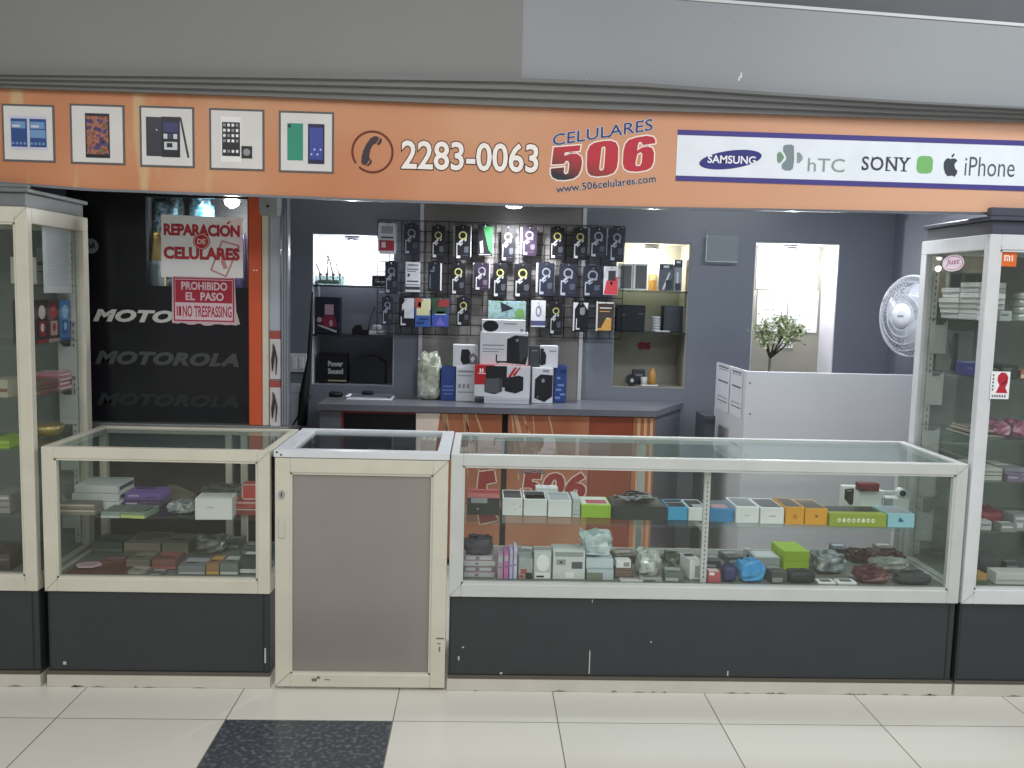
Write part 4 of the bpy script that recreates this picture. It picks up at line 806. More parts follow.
settle(tag(t.obj('white_gadget', M('c6c9ce', .35)), 'small white gadget beside the black bent stand', 'gadget'), ((x0+x1)/2, BW+.06, ZL2+.001))
pb = fbox(318, 347, 354, 384.5, BW+.04, .1, ZL0+.001); o = thing('headphone_box', 'black box with bold white two-line lettering in the lowest wall recess', 'box', ((pb[0]+pb[1])/2, BW+.09, pb[4]))
t = MB(); t.box(*pb[:4], pb[4], pb[5], 0, .002); t.box(pb[0]+.06, pb[1]-.002, BW+.039, BW+.0402, pb[4]+.012, pb[4]+.02, 1); t.obj('carton', [M('17181c', .4), M('a59b7a')], o)
t = MB(); t.text('Power', *rect(328, 361, 343, 366.5, BW+.04), BW+.0395, 0, .0006, .04); t.text('Sound', *rect(328, 368.5, 343, 374, BW+.04), BW+.0395, 0, .0006, .04); t.obj('lettering', WM, o)
x0, x1, z0, z1 = rect(351, 356, 385, 385, BW+.06); w = x1-x0; h = z1-ZL0; t = MB(); t.prism([(x0, ZL0+.001), (x1, ZL0+.001), (x1, ZL0+h*.75), (x0+w*.8, ZL0+h*.93), (x0+w*.55, ZL0+h), (x0+w*.3, ZL0+h*.93), (x0, ZL0+h*.72)], BW+.06, BW+.15)
settle(tag(t.obj('carry_case', M('1b1d21', .45)), 'round-topped black carry case beside the lettered black box', 'case'), ((x0+x1)/2, BW+.1, ZL0+.001))
# middle recess
GF = M('5c5f61', .4)
for k, (a, b) in enumerate(((618.5, 632.5), (633.5, 647.5))): carton('screen_protector_box', 'white box with a plain grey front, %s' % ('beside the white and red hanging pack' if k == 0 else 'next to the orange pack in the lit recess'), 'box', fbox(a, b, 263.5, 290, BW+.02, .05, ZR1+.001), [M('d5d8da', .5), GF], [('f', (.14, .07, .93, .95), 1)], 0, 'grey-fronted white boxes')
carton('orange_pack', 'small orange pack at the back of the lit recess shelf', 'pack', fbox(649, 657, 274, 290, BW+.1, .03, ZR1+.001), [M('cf9a4e', .5), M('e0cf9f')], [('f', (.1, .1, .9, .4), 1)])
carton('cable_box', 'grey box with white diagonal cable picture on the lit recess shelf', 'box', fbox(659, 673, 264, 290, BW+.03, .05, ZR1+.001), [M('596069', .4), M('c9cfd4'), M('343940')], [('f', [(.25, .95), (.7, .3), (.8, .34), (.4, .97)], 1), ('f', (.05, .02, .95, .2), 2), ('f', (.3, .05, .7, .15), 1, 1), ('f', (.5, .6, .95, .95), 2)])
carton('charger_pack', 'tall slim blue-grey pack with dark top, next to the cable box', 'pack', fbox(674, 682, 260, 290, BW+.03, .04, ZR1+.001), [M('7d8790', .4), M('343a42'), M('c9cfd4')], [('f', (0, 0, 1, .24), 1), ('f', (.25, .04, .75, .1), 2, 1), ('f', (.35, .4, .55, .8), 2), ('f', (.2, .75, .9, .98), 1)])
carton('flat_black_box', 'wide flat black box on the middle shelf of the recess', 'box', fbox(616.5, 645, 305, 331.5, BW+.04, .12, ZR2+.001), [M('22262d', .35), M('4d535c')], [('f', (.2, .35, .3, .42), 1), ('f', (.75, .3, .95, .35), 1)])
x0, x1, z0, z1 = rect(652, 316, 661.5, 331.5, BW+.05); t = MB(); n = 6
for i in range(n): zz = ZR2+.001+i*.0155; t.lathe(((x0+x1)/2, BW+.08, zz), [(.025, 0), (.028, .002), (.028, .012), (.025, .015)], 0, 18)
settle(tag(t.obj('disc_spindle', M('b0b5b8', .3)), 'ribbed silver spindle beside the wide flat black box', 'spindle'), ((x0+x1)/2, BW+.08, ZR2+.001))
x0 = atY(655, 331, BW+.02)[0]; t = MB(); t.box(x0, x0+.09, BW+.015, BW+.03, ZR2+.001, ZR2+.01, 0, .002); settle(tag(t.obj('white_stick', M('c5c9c9', .4)), 'short white stick lying in front of the silver spindle', 'stick'), (x0+.045, BW+.02, ZR2+.001))
carton('dark_case', 'dark grey case in shade at the end of the middle recess shelf', 'case', fbox(664, 685, 306, 331.5, BW+.1, .1, ZR2+.001), [M('3a4048', .5), M('4d545c')], [('f', (.1, .1, .9, .14), 1)])
x0, x1, z0, z1 = rect(637.5, 341.5, 651.5, 349.5, BW+RD); t = MB(); w = x1-x0; h = z1-z0; t.prism([(x0+w*u, z0+h*v) for u, v in ((.05, .2), (.2, 0), (.5, .1), (.8, 0), (.98, .35), (.85, .6), (.98, .95), (.6, .85), (.2, .98), (0, .7))], BW+RD-.003, BW+RD-.0015)
settle(tag(t.obj('red_sticker', M('8e2c33', .5)), 'ragged red sticker on the back of the recess', 'sticker'), ((x0+x1)/2, BW+RD-.002, z0))
cx, cz = atY(631.5, 383, BW+.03); t = MB(); t.disc(cx, ZR0+.036, .034, .034, BW+.015, BW+.05, 0, 24); t.disc(cx, ZR0+.036, .012, .012, BW+.012, BW+.016, 1, 16); t.ring(cx, ZR0+.036, .03, .027, BW+.0135, BW+.016, 2, 20)
settle(tag(t.obj('tape_reel', [M('1c1e22', .4), M('a9acac'), M('3b3e44')]), 'black reel standing on edge on the recess floor', 'reel'), (cx, BW+.03, ZR0+.002))
x0, x1, z0, z1 = rect(641, 378, 648, 387, BW+.08); t = MB(); t.lathe(((x0+x1)/2, BW+.1, ZR0+.001), [(.018, 0), (.02, .002), (.022, .05), (.019, .05)], 0, 18); settle(tag(t.obj('white_cup', M('c4c6c2', .4)), 'small white cup behind the black reel', 'cup'), ((x0+x1)/2, BW+.1, ZR0+.001))
cx = atY(649.5, 380, BW+.1)[0]+.012; t = MB(); t.lathe((cx, BW+.08, ZR0+.001), [(.02, 0), (.024, .003), (.024, .075), (.014, .09), (.014, .1), (.012, .105)], 0, 18); settle(tag(t.obj('orange_bottle', M('b98a4d', .4)), 'orange bottle on the recess floor', 'bottle'), (cx, BW+.08, ZR0+.001))
carton('grey_box', 'dark grey box at the back of the recess behind the reel', 'box', fbox(633, 645, 370, 386, BW+.15, .05, ZR0+.001), [M('3d4144', .5), GRT], [('f', (.2, .3, .8, .4), 1)])
x0, x1 = atY(610, 383, BW-.02)[0], atY(627, 383, BW-.02)[0]
t = MB(); xa, xb = atY(641, 387, BW)[0], atY(658, 387, BW)[0]; t.tube([(xa, BW+.01, ZR0+.006), (xb-.01, BW+.01, ZR0+.006), (xb, BW+.01, ZR0+.012)], .0055, 0, 8); settle(tag(t.obj('white_rod', M('c9cbcc', .4)), 'thin white rod lying at the lip of the recess', 'rod'), (xa, BW+.01, ZR0))
# ------------------------------------------------------------------ sheets in the tall recess
yb = BW+RD-.003
def sheet(label, u0, v0, u1, v1, lines, name='wall_poster', m=PAPER, y=yb, seed=1, cat='poster'):
    x0, x1, z0, z1 = rect(u0, v0, u1, v1, y); t = MB(); t.box(x0, x1, y-.003, y-.001, z0, z1); rnd = random.Random(seed); w = x1-x0; h = z1-z0
    for i in range(lines):
        a = rnd.uniform(.05, .5); b = a+rnd.uniform(.1, .4); v = rnd.uniform(.06, .94); t.box(x0+w*a, x0+w*min(b, .96), y-.0036, y-.003, z0+h*v, z0+h*(v+.02), 1)
    return settle(tag(t.obj(name, [m, M('9a9ea2')]), label, cat), ((x0+x1)/2, y, z0))
sheet('wide white sheet at the top of the tall recess below the lamp', 757, 247, 818, 289.5, 2); sheet('white wiring sheet in the tall recess above the plant', 757, 290.5, 786.5, 331.5, 14, seed=2); sheet('white wiring sheet in the tall recess, the one away from the plant', 788, 290.5, 817.5, 332.5, 12, seed=3)
sheet('little note hanging under the wiring sheets', 780, 334.5, 793, 348, 4, 'paper_note', M('c2c5c8', .6), yb, 5, 'note')
xx = RR[1]-.0075; ya, za_ = BW+.05, atX(834, 257, xx)[1]; t = MB(); t.prism([(ya+.035*math.cos(2*PI*i/16), za_+.045*math.sin(2*PI*i/16)) for i in range(16)], xx-.001, xx, 0, 'x'); t.prism([(ya+.018*math.cos(2*PI*i/12), za_+.024*math.sin(2*PI*i/12)) for i in range(12)], xx-.0018, xx-.001, 1, 'x')
settle(tag(t.obj('round_sticker', [M('5b5fa8', .5), M('c5c8e0')]), 'round blue sticker on the side of the tall recess', 'sticker'), (xx, ya, za_-.045))
x0, x1, z0, z1 = rect(706, 229, 738, 262, BW-.03); h_ = thing('acrylic_holder', 'clear acrylic leaflet holder mounted on the bare wall', 'holder', ((x0+x1)/2, BW-.02, z0)); t = MB()
t.box(x0, x1, BW-.008, BW-.004, z0, z1); t.box(x0, x1, BW-.04, BW-.036, z0, z1-.04); t.box(x0, x1, BW-.036, BW-.008, z0, z0+.004); t.box(x0, x0+.004, BW-.036, BW-.008, z0+.004, z1-.04); t.box(x1-.004, x1, BW-.036, BW-.008, z0+.004, z1-.04); t.obj('pocket', ACRY, h_)
t = MB(); t.box(x0-.001, x0+.003, BW-.0425, BW-.0402, z0, z1-.04); t.box(x0, x1, BW-.0425, BW-.0402, z0-.001, z0+.003); t.obj('bright_edge', M('b9c2c6', .2), h_)
# switch plate, adapter and cables by the aluminium post
x0, x1, z0, z1 = rect(290, 353.5, 307, 372, BW); o = thing('switch_plate', 'white double switch plate on the wall by the aluminium post', 'switch', ((x0+x1)/2, BW, z0)); t = MB(); t.box(x0, x1, BW-.012, BW-.001, z0, z1, 0, .003); t.obj('plate', M('b9bac0', .4), o)
for k in (0, 1):
    t = MB(); xm = x0+(x1-x0)*(.3+.4*k); t.box(xm-.014, xm+.014, BW-.0155, BW-.0121, z0+.02, z1-.02, 0, .001); t.obj('rocker', M('c5c6cb', .35), o)
x0, x1, z0, z1 = rect(291, 384.5, 306, 428, BW-.02); t = MB(); t.prism([(x0, z0), (x1-.03, z0), (x1, z1), (x0, z1+.005)], BW-.03, BW-.002); t.box(x0+.01, x1-.02, BW-.031, BW-.0305, z1-.05, z1-.045, 1); settle(tag(t.obj('folder_mount', [M('a9acb2', .5), GRT]), 'white tapered folder mounted on the wall below the switch plate', 'folder'), ((x0+x1)/2, BW-.02, z0))
t = MB(); pts = [(313, 292), (311, 330), (309, 360), (304, 395), (302, 425)]; t.tube([(atY(u, v, BW-.075)[0], BW-.075, atY(u, v, BW-.075)[1]) for u, v in pts], [.008, .012, .014, .03, .03], 0, 8)
t.tube([(atY(u, v, BW-.085)[0], BW-.085, atY(u, v, BW-.085)[1]) for u, v in [(311, 395), (305, 405), (293, 425)]], .006, 0, 6)
o = settle(tag(t.obj('hanging_cable', M('16171b', .5)), 'thick black cable bundle hanging down the wall beside the switch plate', 'cable'), (-.95, BW-.05, .8))
# ------------------------------------------------------------------ white desk
DY = 4.6; ex = atY(745, 400, DY)[0]; ez = atY(825, 373, DY)[1]; DKW = noisy('desk_laminate', [(.3, 'c3c5c9'), (.7, 'cacbd0')], 1.2, .35, .5)
d = thing('reception_desk', 'white panelled desk with two printed sheets on its end', 'desk', ((ex+2.5)/2, 4.9, 0))
t = MB(); t.box(ex, 2.487, DY, DY+.02, .002, ez, 0, .002)
for v in (383, 414): q = atY(750, v, DY); t.disc(q[0], q[1], .005, .005, DY-.001, DY+.001, 1, 10)
t.obj('front_panel', [DKW, MIDG], d)
t = MB(); t.box(ex, ex+.018, DY+.0205, DY+.6, .002, ez, 0, .002); t.obj('end_panel', DKW, d)
t = MB(); t.box(ex+.0185, 2.487, DY+.0205, DY+.6, .74, .765); t.obj('worktop', M('8f9297', .4), d)
for u0, v0, u1, v1, nm in ((718, 363.5, 730.5, 412, 'nearer the back wall'), (732, 368, 743.5, 418, 'nearer the desk corner')):
    xa = ex-.002; ya, zt_ = atX(u1, v0+2, xa); yb_, zt2 = atX(u0, v0, xa); zb0 = atX((u0+u1)/2, v1, xa)[1]; t = MB(); t.prism([(ya, zb0), (yb_, zb0), (yb_, zt_), (ya, zt_)], xa-.001, xa, 0, 'x')
    h = zt_-zb0; wv = yb_-ya
    for f_, th in ((.06, .03), (.12, .012), (.36, .03), (.7, .012), (.78, .02)): t.box(xa-.0016, xa-.001, ya+wv*.12, yb_-wv*.1, zt_-h*(f_+th), zt_-h*f_, 1)
    settle(tag(t.obj('notice_sign', [M('c9cbd2', .6), M('4e525a')]), 'printed sheet on the end of the white desk, %s' % nm, 'sheet'), (xa, (ya+yb_)/2, zb0))
x0, x1, z0, z1 = rect(704, 416, 715, 438, 4.9); carton('waste_bin', 'dark grey box-shaped bin beside the end of the white desk', 'bin', (x0, x1, 4.9, 5.1, .002, z1), [M('3a4046', .5), M('2a2f34')], [('f', (.05, .02, .95, .05), 1)])
# plant on the desk
pxx, pz = atY(768, 372, 4.95); p = thing('potted_plant', 'small potted plant with thin branching stems behind the white desk', 'plant', (pxx, 4.95, .766))
t = MB(); t.lathe((pxx, 4.95, .766), [(.05, 0), (.055, .004), (.075, .12), (.08, .12), (.08, .135), (.07, .135), (.068, .12)], 0, 24); t.obj('pot', M('6b5a4c', .6), p)
t = MB(); t.lathe((pxx, 4.95, .86), [(.064, 0), (.066, .02)], 0, 20); t.obj('soil', M('2c241e', .9), p)
t = MB(); rnd = random.Random(12); tips = []; base = Vector((pxx, 4.95, .87)); mid = Vector((atY(770, 358, 4.95)[0], 4.95, atY(770, 358, 4.95)[1]))
t.tube([base, (pxx, 4.95, 1.05), mid], [.009, .008, .007], 0, 7)
for u, v in ((760, 330), (768, 325), (776, 320), (785, 322), (793, 328), (799, 331), (780, 332), (763, 338), (788, 336)):
    q = atY(u, v, 4.95); e_ = Vector((q[0], 4.95+rnd.uniform(-.07, .07), q[1])); m_ = mid.lerp(e_, .5)+Vector((rnd.uniform(-.01, .01), 0, -.01)); t.tube([mid, m_, e_], [.006, .004, .002], 0, 6); tips += [e_, e_, m_.lerp(e_, .6)]
t.obj('stem', M('4c4a3e', .7), p)
t = MB(); LV = [0, 1]
for i in range(1000):
    c0 = rnd.choice(tips)+Vector((rnd.gauss(0, .022), rnd.gauss(0, .03), rnd.gauss(.0, .014))); d_ = Vector((rnd.gauss(0, 1), rnd.gauss(0, .6), rnd.gauss(.4, .7))).normalized(); s_ = d_.cross(Vector((rnd.gauss(0, 1), rnd.gauss(0, 1), rnd.gauss(0, 1)))).normalized()*.0062; L_ = rnd.uniform(.016, .028)
    t.add([c0, c0+d_*L_*.5+s_, c0+d_*L_, c0+d_*L_*.5-s_], [(0, 1, 2, 3)], rnd.choice((0, 0, 1)))
t.obj('foliage', [M('7d8a66', .6), M('a8b088', .6)], p)
# ------------------------------------------------------------------ fan
fx, fz = atY(902, 316, 4.75); FR_ = .216; ft = thing('electric_fan', 'white caged electric fan on the desk, half behind the tower case', 'fan', (fx+.165, 4.81, .766), None, math.radians(-71)); fz -= .766
FW = M('d3d6dd', .35)
def fo(mb, name, m): return mb.obj(name, m, ft, w=False)
t = MB(); t.lathe((0, 0, .002), [(.085, 0), (.085, .012), (.075, .025), (.04, .04), (.03, .06)], 0, 32); fo(t, 'base', FW)
t = MB(); t.lathe((0, 0, .05), [(.016, 0), (.016, fz-.11)], 0, 14); fo(t, 'pole', FW)
t = MB(); t.lathe((0, -.06, fz), [(.02, -.0), (.055, .01), (.065, .05), (.06, .1), (.03, .13)], 0, 20, 'y'); t.box(-.02, .02, -.02, .02, fz-.09, fz-.05); fo(t, 'motor_housing', FW)
def cage(y0, depth, nrad):
    t = MB(); n = 40
    for rr, dd in ((1, 0), (.985, .2), (.86, .55), (.7, .75), (.52, .88), (.36, .97)):
        t.tube([(FR_*rr*math.cos(2*PI*i/n), y0+depth*dd, fz+FR_*rr*math.sin(2*PI*i/n)) for i in range(n+1)], .0055 if rr == 1 else .0018, 0, 5, False)
    for k in range(nrad):
        a = 2*PI*k/nrad; t.tube([(FR_*rr*math.cos(a), y0+depth*dd, fz+FR_*rr*math.sin(a)) for rr, dd in ((1, 0), (.985, .2), (.86, .55), (.6, .82), (.3, 1))], .0013, 0, 4, False)
    return t
fo(cage(-.115, -.06, 84), 'front_guard', FW); fo(cage(-.112, .05, 60), 'rear_guard', FW)
t = MB(); t.lathe((0, -.183, fz), [(.02, 0), (.066, .003), (.068, .01), (.066, .014)], 0, 28, 'y'); t.box(-.02, .02, -.1845, -.183, fz-.006, fz+.004, 1); fo(t, 'hub_badge', [M('d0d3da', .3), M('7d8494')])
for k in range(3):
    t = MB(); a0 = 2*PI*k/3+.4; n = 8; P = []
    for i in range(n+1):
        a = a0+1.75*i/n; ro = FR_*(.82-.1*abs(i/n-.45)); P.append(((.04*math.cos(a), -.115+.03*(i/n)-.015, fz+.04*math.sin(a)), (ro*math.cos(a), -.12+.045*(i/n)-.01, fz+ro*math.sin(a))))
    vs = [q for pr_ in P for q in pr_]+[(q[0], q[1]+.003, q[2]) for pr_ in P for q in pr_]; m_ = 2*(n+1); fs = []
    for i in range(n):
        a = 2*i; fs += [(a, a+1, a+3, a+2), (m_+a, m_+a+2, m_+a+3, m_+a+1), (a+1, m_+a+1, m_+a+3, a+3), (a, a+2, m_+a+2, m_+a)]
    fs += [(0, m_, m_+1, 1), (m_-2, m_-1, 2*m_-1, 2*m_-2)]; t.add(vs, fs, 0, True); fo(t, 'blade', M('c2c8d4', .3))
# ------------------------------------------------------------------ downlight in the soffit
dx = atY(514, 206, 5.2)[0]; q = thing('ceiling_downlight', 'round downlight glowing under the soffit above the wire grid', 'ceiling light', (dx, 5.2, SOF-.04)); mt_ = M('d5d7da', .3); 
t = MB(); t.lathe((dx, 5.2, SOF-.026), [(.05, 0), (.062, .002), (.068, .0255)], 0, 30); t.obj('trim_ring', M('d5d7da', .3), q)
t = MB(); t.lathe((dx, 5.2, SOF-.04), [(.02, 0), (.042, .005), (.048, .0135)], 0, 28); t.obj('diffuser', emit('downlight_glow', (.95, .97, 1), 12), q)
l = bpy.data.lights.new('downlight', 'SPOT'); l.energy = 42; l.spot_size = math.radians(164); l.spot_blend = .6; l.shadow_soft_size = .05; l.color = (.95, .97, 1); o = bpy.data.objects.new('downlight', l); COL.objects.link(o); o.parent = q; o.location = (0, 0, -.03)
# small grey fixture high on the posts
x0, x1, z0, z1 = rect(262.5, 197, 281, 216, 3.93); o = thing('camera_mount', 'small grey box camera mounted on top of the cream post', 'camera', ((x0+x1)/2, 3.94, z0)); t = MB(); t.box(x0, x1, 3.86, 3.953, z0+.025, z1, 0, .004); t.prism([(x0+.004, z0), (x1-.004, z0), (x1, z0+.0245), (x0, z0+.0245)], 3.87, 3.945); t.obj('housing', M('8b8f92', .4), o)
t = MB(); t.disc((x0+x1)/2, z0+.035, .006, .006, 3.856, 3.8605, 0, 18); t.obj('lens', BLACK, o)
# earphone cards against the narrow panel
for k, (v0, v1, vr) in enumerate(((339, 379, 331), (387.5, 426, 380.5))):
    x0, x1, z0, z1 = rect(270, v0, 280.5, v1, 3.965); zr = atY(275, vr, 3.965)[1]; o = thing('earphone_card', 'white card of dark earphones with red header, %s of two on the narrow panel' % ('upper' if k == 0 else 'lower'), 'pack', ((x0+x1)/2, 3.97, z0)); t = MB(); t.box(x0, x1, 3.966, 3.9735, z0, z1); t.obj('card', M('c3bfc2', .5), o)
    t = MB(); t.box(x0, x1, 3.965, 3.9735, z1+.0005, zr); t.obj('red_header', M('9b4740', .5), o)
    t = MB(); t.tube([(x0+.014, 3.96, z1-.02), (x0+.018, 3.96, z1-.05), (x0+.013, 3.96, z1-.09), (x0+.011, 3.96, z0+.035)], [.002, .006, .007, .002], 0, 8); t.tube([(x0+.02, 3.96, z1-.03), (x0+.03, 3.96, (z0+z1)/2), (x0+.026, 3.96, z0+.02)], [.0015, .004, .002], 0, 6); t.obj('hanging_earphones', M('39303a', .5), o)
# ------------------------------------------------------------------ signs pasted on the partition
def rag(n, amp, seed):
    r = random.Random(seed); return [r.uniform(-amp, amp) for _ in range(n)]
SR = M('b02430', .5); SDK = M('6c1420', .5)
x0, x1, z0, z1 = rect(161.5, 215.5, 242.5, 278, MY-.004); yb = MY-.002; sg = thing('repair_sign', 'white paper sign with red phone repair lettering pasted on the black partition', 'sign', ((x0+x1)/2, yb, z0)); w = x1-x0; h = z1-z0
t = MB(); t.prism([(x0, z1), (x1, z1-.006), (x1+.002, z0+.004), (x0-.003, z0)][::-1], yb-.001, yb); t.obj('paper', M('e6e7e9', .6), sg)
t = MB(); ys = yb-.0012
rp = rect(163.8, 224.5, 239.5, 236, MY-.004); t.text('REPARACION', *rp, ys, 1, .0005, .03, 0, sp=.98, grow=.02); t.text('REPARACION', *rp, ys-.0006, 0, .0005, .022); ox = rp[0]+(rp[1]-rp[0])*.845; t.prism([(ox-.006, rp[3]+.004), (ox+.002, rp[3]+.004), (ox+.014, rp[3]+.016), (ox+.003, rp[3]+.016)], ys-.0011, ys-.0001, 0)
rp = rect(163.8, 247.5, 239.5, 259.5, MY-.004); t.text('CELULARES', *rp, ys, 1, .0005, .03, grow=.02); t.text('CELULARES', *rp, ys-.0006, 0, .0005, .022)
c0 = atY(201.5, 241.5, MY-.004); t.disc(c0[0], c0[1], .036, .036, ys-.0016, ys-.0012, 0); t.ring(c0[0], c0[1], .032, .0295, ys-.0022, ys-.0016, 2); t.text('DE', c0[0]-.018, c0[0]+.018, c0[1]-.011, c0[1]+.011, ys-.0016, 2, .0005, .03); t.obj('lettering', [M('bb2f37', .5), SDK, M('ead6d6', .5)], sg)
t = MB(); q = [atY(u, v, MY-.004) for u, v in ((222, 241), (239, 246), (226, 276.5), (211, 270))]; pk = M('c78d8e', .5)
ins = lambda f_: [(sum(p_[0] for p_ in q)/4*(1-f_)+x*f_, sum(p_[1] for p_ in q)/4*(1-f_)+z*f_) for x, z in q]
for (xa, za_), (xb, zb2) in zip(q, q[1:]+q[:1]): d_ = math.hypot(xb-xa, zb2-za_); nx_, nz_ = -(zb2-za_)/d_*.004, (xb-xa)/d_*.004; t.prism([(xa+nx_, za_+nz_), (xb+nx_, zb2+nz_), (xb-nx_, zb2-nz_), (xa-nx_, za_-nz_)], ys-.0003, ys+.0004)
cxx, czz = atY(224, 261, MY-.004); t.prism([(cxx-.01, czz+.03), (cxx+.008, czz+.034), (cxx+.004, czz), (cxx+.016, czz-.03), (cxx-.002, czz-.036), (cxx-.014, czz-.005)], ys-.0003, ys+.0004); t.obj('phone_drawing', pk, sg)
x0, x1, z0, z1 = rect(173.5, 278, 234, 321.5, MY-.006); yb = MY-.0035; sg = thing('warning_sign', 'crimson and pink no-entry paper sign with ragged lower edge, below the repair sign', 'sign', ((x0+x1)/2, yb, z0)); w = x1-x0; h = z1-z0
j = rag(13, .006, 3); t = MB(); t.prism([(x0-.006, z1+.004), (x1+.003, z1+.004)]+[(x1+.012-(w+.02)*i/12, z0-.012+j[i]) for i in range(13)], yb-.0008, yb); t.obj('paper', M('c3a9b4', .6), sg)
t = MB(); ys = yb-.001; t.box(x0, x1, ys-.0004, ys, z0, z1, 0); t.box(x0+.006, x1-.006, ys-.0009, ys-.0004, z0+.006, z1-.006, 1); t.box(x0+.008, x1-.008, ys-.0014, ys-.0009, z0+h*.43, z1-.009, 0)
t.text('PROHIBIDO', x0+w*.13, x1-w*.11, z0+h*.72, z0+h*.91, ys-.0014, 1, .0005, .03); t.text('EL  PASO', x0+w*.2, x1-w*.17, z0+h*.48, z0+h*.67, ys-.0014, 1, .0005, .03)
t.text('NO TRESPASSING', x0+w*.15, x1-w*.04, z0+h*.1, z0+h*.36, ys-.0009, 0, .0005, .02); t.box(x0+w*.05, x0+w*.07, ys-.0014, ys-.0009, z0+h*.12, z0+h*.34, 0); t.box(x0+w*.085, x0+w*.125, ys-.0014, ys-.0009, z0+h*.12, z0+h*.34, 0); t.obj('lettering', [M('a01c38', .5), M('d3bac4', .5)], sg)
# what stands in the window box of the partition
hz = hole[2]-.029
def inwin(u0, u1, v0, v1, y): return rect(u0, v0, u1, v1, y)
BUB = lambda h_: noisy('bubble_wrap_'+h_, [(.35, h_), (.5, '6f98ac'), (.7, 'b9d3dd')], 60, .25, .6, 2)
for k, (u0, u1, v0, v1, h_, lb) in enumerate(((153, 185, 199, 286, '3b5f6e', 'dull teal bubble-wrapped bundle at the dark end of the partition window'), (189, 213, 199, 286, '2f86b4', 'bright blue bubble-wrapped bundle near the lamp in the partition window'))):
    x0, x1, z0, z1 = inwin(u0, u1, v0, v1, MY+.2); t = MB(); t.blob(((x0+x1)/2, MY+.22, hz), (x1-x0)/2-.002, .07, z1-hz-.005, 0, .07, 8+k); settle(tag(t.obj('wrapped_bundle', BUB(h_)), lb, 'bundle'), ((x0+x1)/2, MY+.22, hz))
for k, (u0, u1, v0, h_, nm, lb) in enumerate(((149, 163, 236, 'c0a05c', 'yellow_plush', 'yellow soft toy peeping out beside the repair sign'), (150, 164, 262, '59626a', 'grey_bag', 'grey plastic bag at the foot of the partition window'), (237, 247, 236, '5a4f8c', 'purple_bag', 'purple bag between the repair sign and the orange post'))):
    x0, x1, z0, z1 = inwin(u0, u1, v0, 287, MY+.1); t = MB(); t.blob(((x0+x1)/2, MY+(.09 if k != 0 else .135), hz), (x1-x0)/2, .03 if k else .012, z1-hz, 0, .1, 20+k); settle(tag(t.obj(nm, M(h_, .6)), lb, 'bag' if k else 'soft toy'), ((x0+x1)/2, MY+.1, hz))
x0, z_ = atY(232, 205, MY+.15); zl = hole[3]+.0595; q = thing('window_lamp', 'bright lamp at the top of the partition window', 'lamp', (x0, MY+.15, zl-.03)); t = MB(); t.lathe((x0, MY+.15, zl-.03), [(.025, 0), (.04, .004), (.04, .0295)], 0, 20); t.obj('lamp_collar', ALU, q); t = MB(); t.lathe((x0, MY+.15, zl-.085), [(.006, 0), (.028, .012), (.034, .028), (.022, .054)], 0, 20); t.obj('bulb', LAMP, q)
l = bpy.data.lights.new('lamp_light', 'POINT'); l.energy = 9; l.shadow_soft_size = .03; o = bpy.data.objects.new('lamp_light', l); COL.objects.link(o); o.parent = q; o.location = (0, 0, -.09)
# ------------------------------------------------------------------ goods in the show cases
SZ, DZ = .6572, .4362
def lay(u0, u1, vt, vb, zs, dep, ymin=3.43, ymax=3.9):
    y = min(max(atZ((u0+u1)/2, vb, zs)[1], ymin), ymax-dep); a, b, _, z1 = rect(u0, vt, u1, vb, y)
    return (a, b, y, y+dep, zs, max(z1, zs+.006))
def goods(name, label, cat, u0, u1, vt, vb, zs, dep, mats, prints=(), rz=0, group=None, fm=None, ymin=3.43): return carton(name, label, cat, lay(u0, u1, vt, vb, zs, dep, ymin), mats, prints, rz, group, fm)
def soft(name, label, cat, u0, u1, vt, vb, zs, dep, mat, jit=.14, seed=1, fl=True, ymin=3.43):
    a, b, y0, y1, z0, z1 = lay(u0, u1, vt, vb, zs, dep, ymin); t = MB(); t.blob(((a+b)/2, (y0+y1)/2, z0), (b-a)/2/(1+jit*.6), dep/2/(1+jit*.6), (z1-z0)/(1+jit*.4), 0, jit, seed, fl)
    return settle(tag(t.obj(name, mat), label, cat), ((a+b)/2, (y0+y1)/2, z0))
WB = M('e4e8e6', .4); BK = M('1d2022', .25); LIME = M('93bd2d', .4); SKY = M('3f9fcb', .4); ORG = M('dfa02b', .4); OLV = M('8fa033', .4); LBL = M('8fc4cf', .4); SIL = M('a3a8aa', .3); DKG = M('33383a', .4)
LID = ('t', (.06, .08, .94, .92), 1)
# long case, shelf
goods('phone_box', 'black phone box with red lid and silver plate, first on the shelf', 'phone box', 467, 499.5, 498, 515, SZ, .17, [M('2c2e31', .35), M('a5262b', .4), SIL], [('t', (.02, .35, .98, .99), 1), ('f', (.12, .0, .62, .3), 2), ('f', (.3, .6, .36, .68), 2)], 0, None, {'top': 1})
goods('phone_box', 'white phone box with black top, beside the red-lidded black box', 'phone box', 502.5, 522.5, 498.5, 515.5, SZ, .16, [WB, BK, SIL], [LID, ('f', (.55, .3, .62, .36), 2), ('f', (.6, .6, .66, .66), 2), ('f', (.85, .4, .9, .5), 2)])
goods('phone_box', 'plain white phone box with black top, between speckled white box and grey-topped white box', 'phone box', 523.7, 547, 499.5, 516, SZ, .16, [WB, BK, SIL], [LID, ('t', (.1, .5, .9, .9), 2)])
goods('phone_box', 'white phone box with pale grey top, next but one to the lime tray', 'phone box', 548.2, 571.5, 500.5, 517, SZ, .16, [WB, M('a6adae', .35), SIL], [LID])
goods('charger_box', 'narrow grey-white box squeezed beside the lime tray', 'box', 572.7, 580, 499, 517.5, SZ, .14, [M('bcc3c3', .4), SIL, GRT], [('f', (.1, .6, .9, .66), 1), ('f', (.1, .8, .9, .86), 2)])
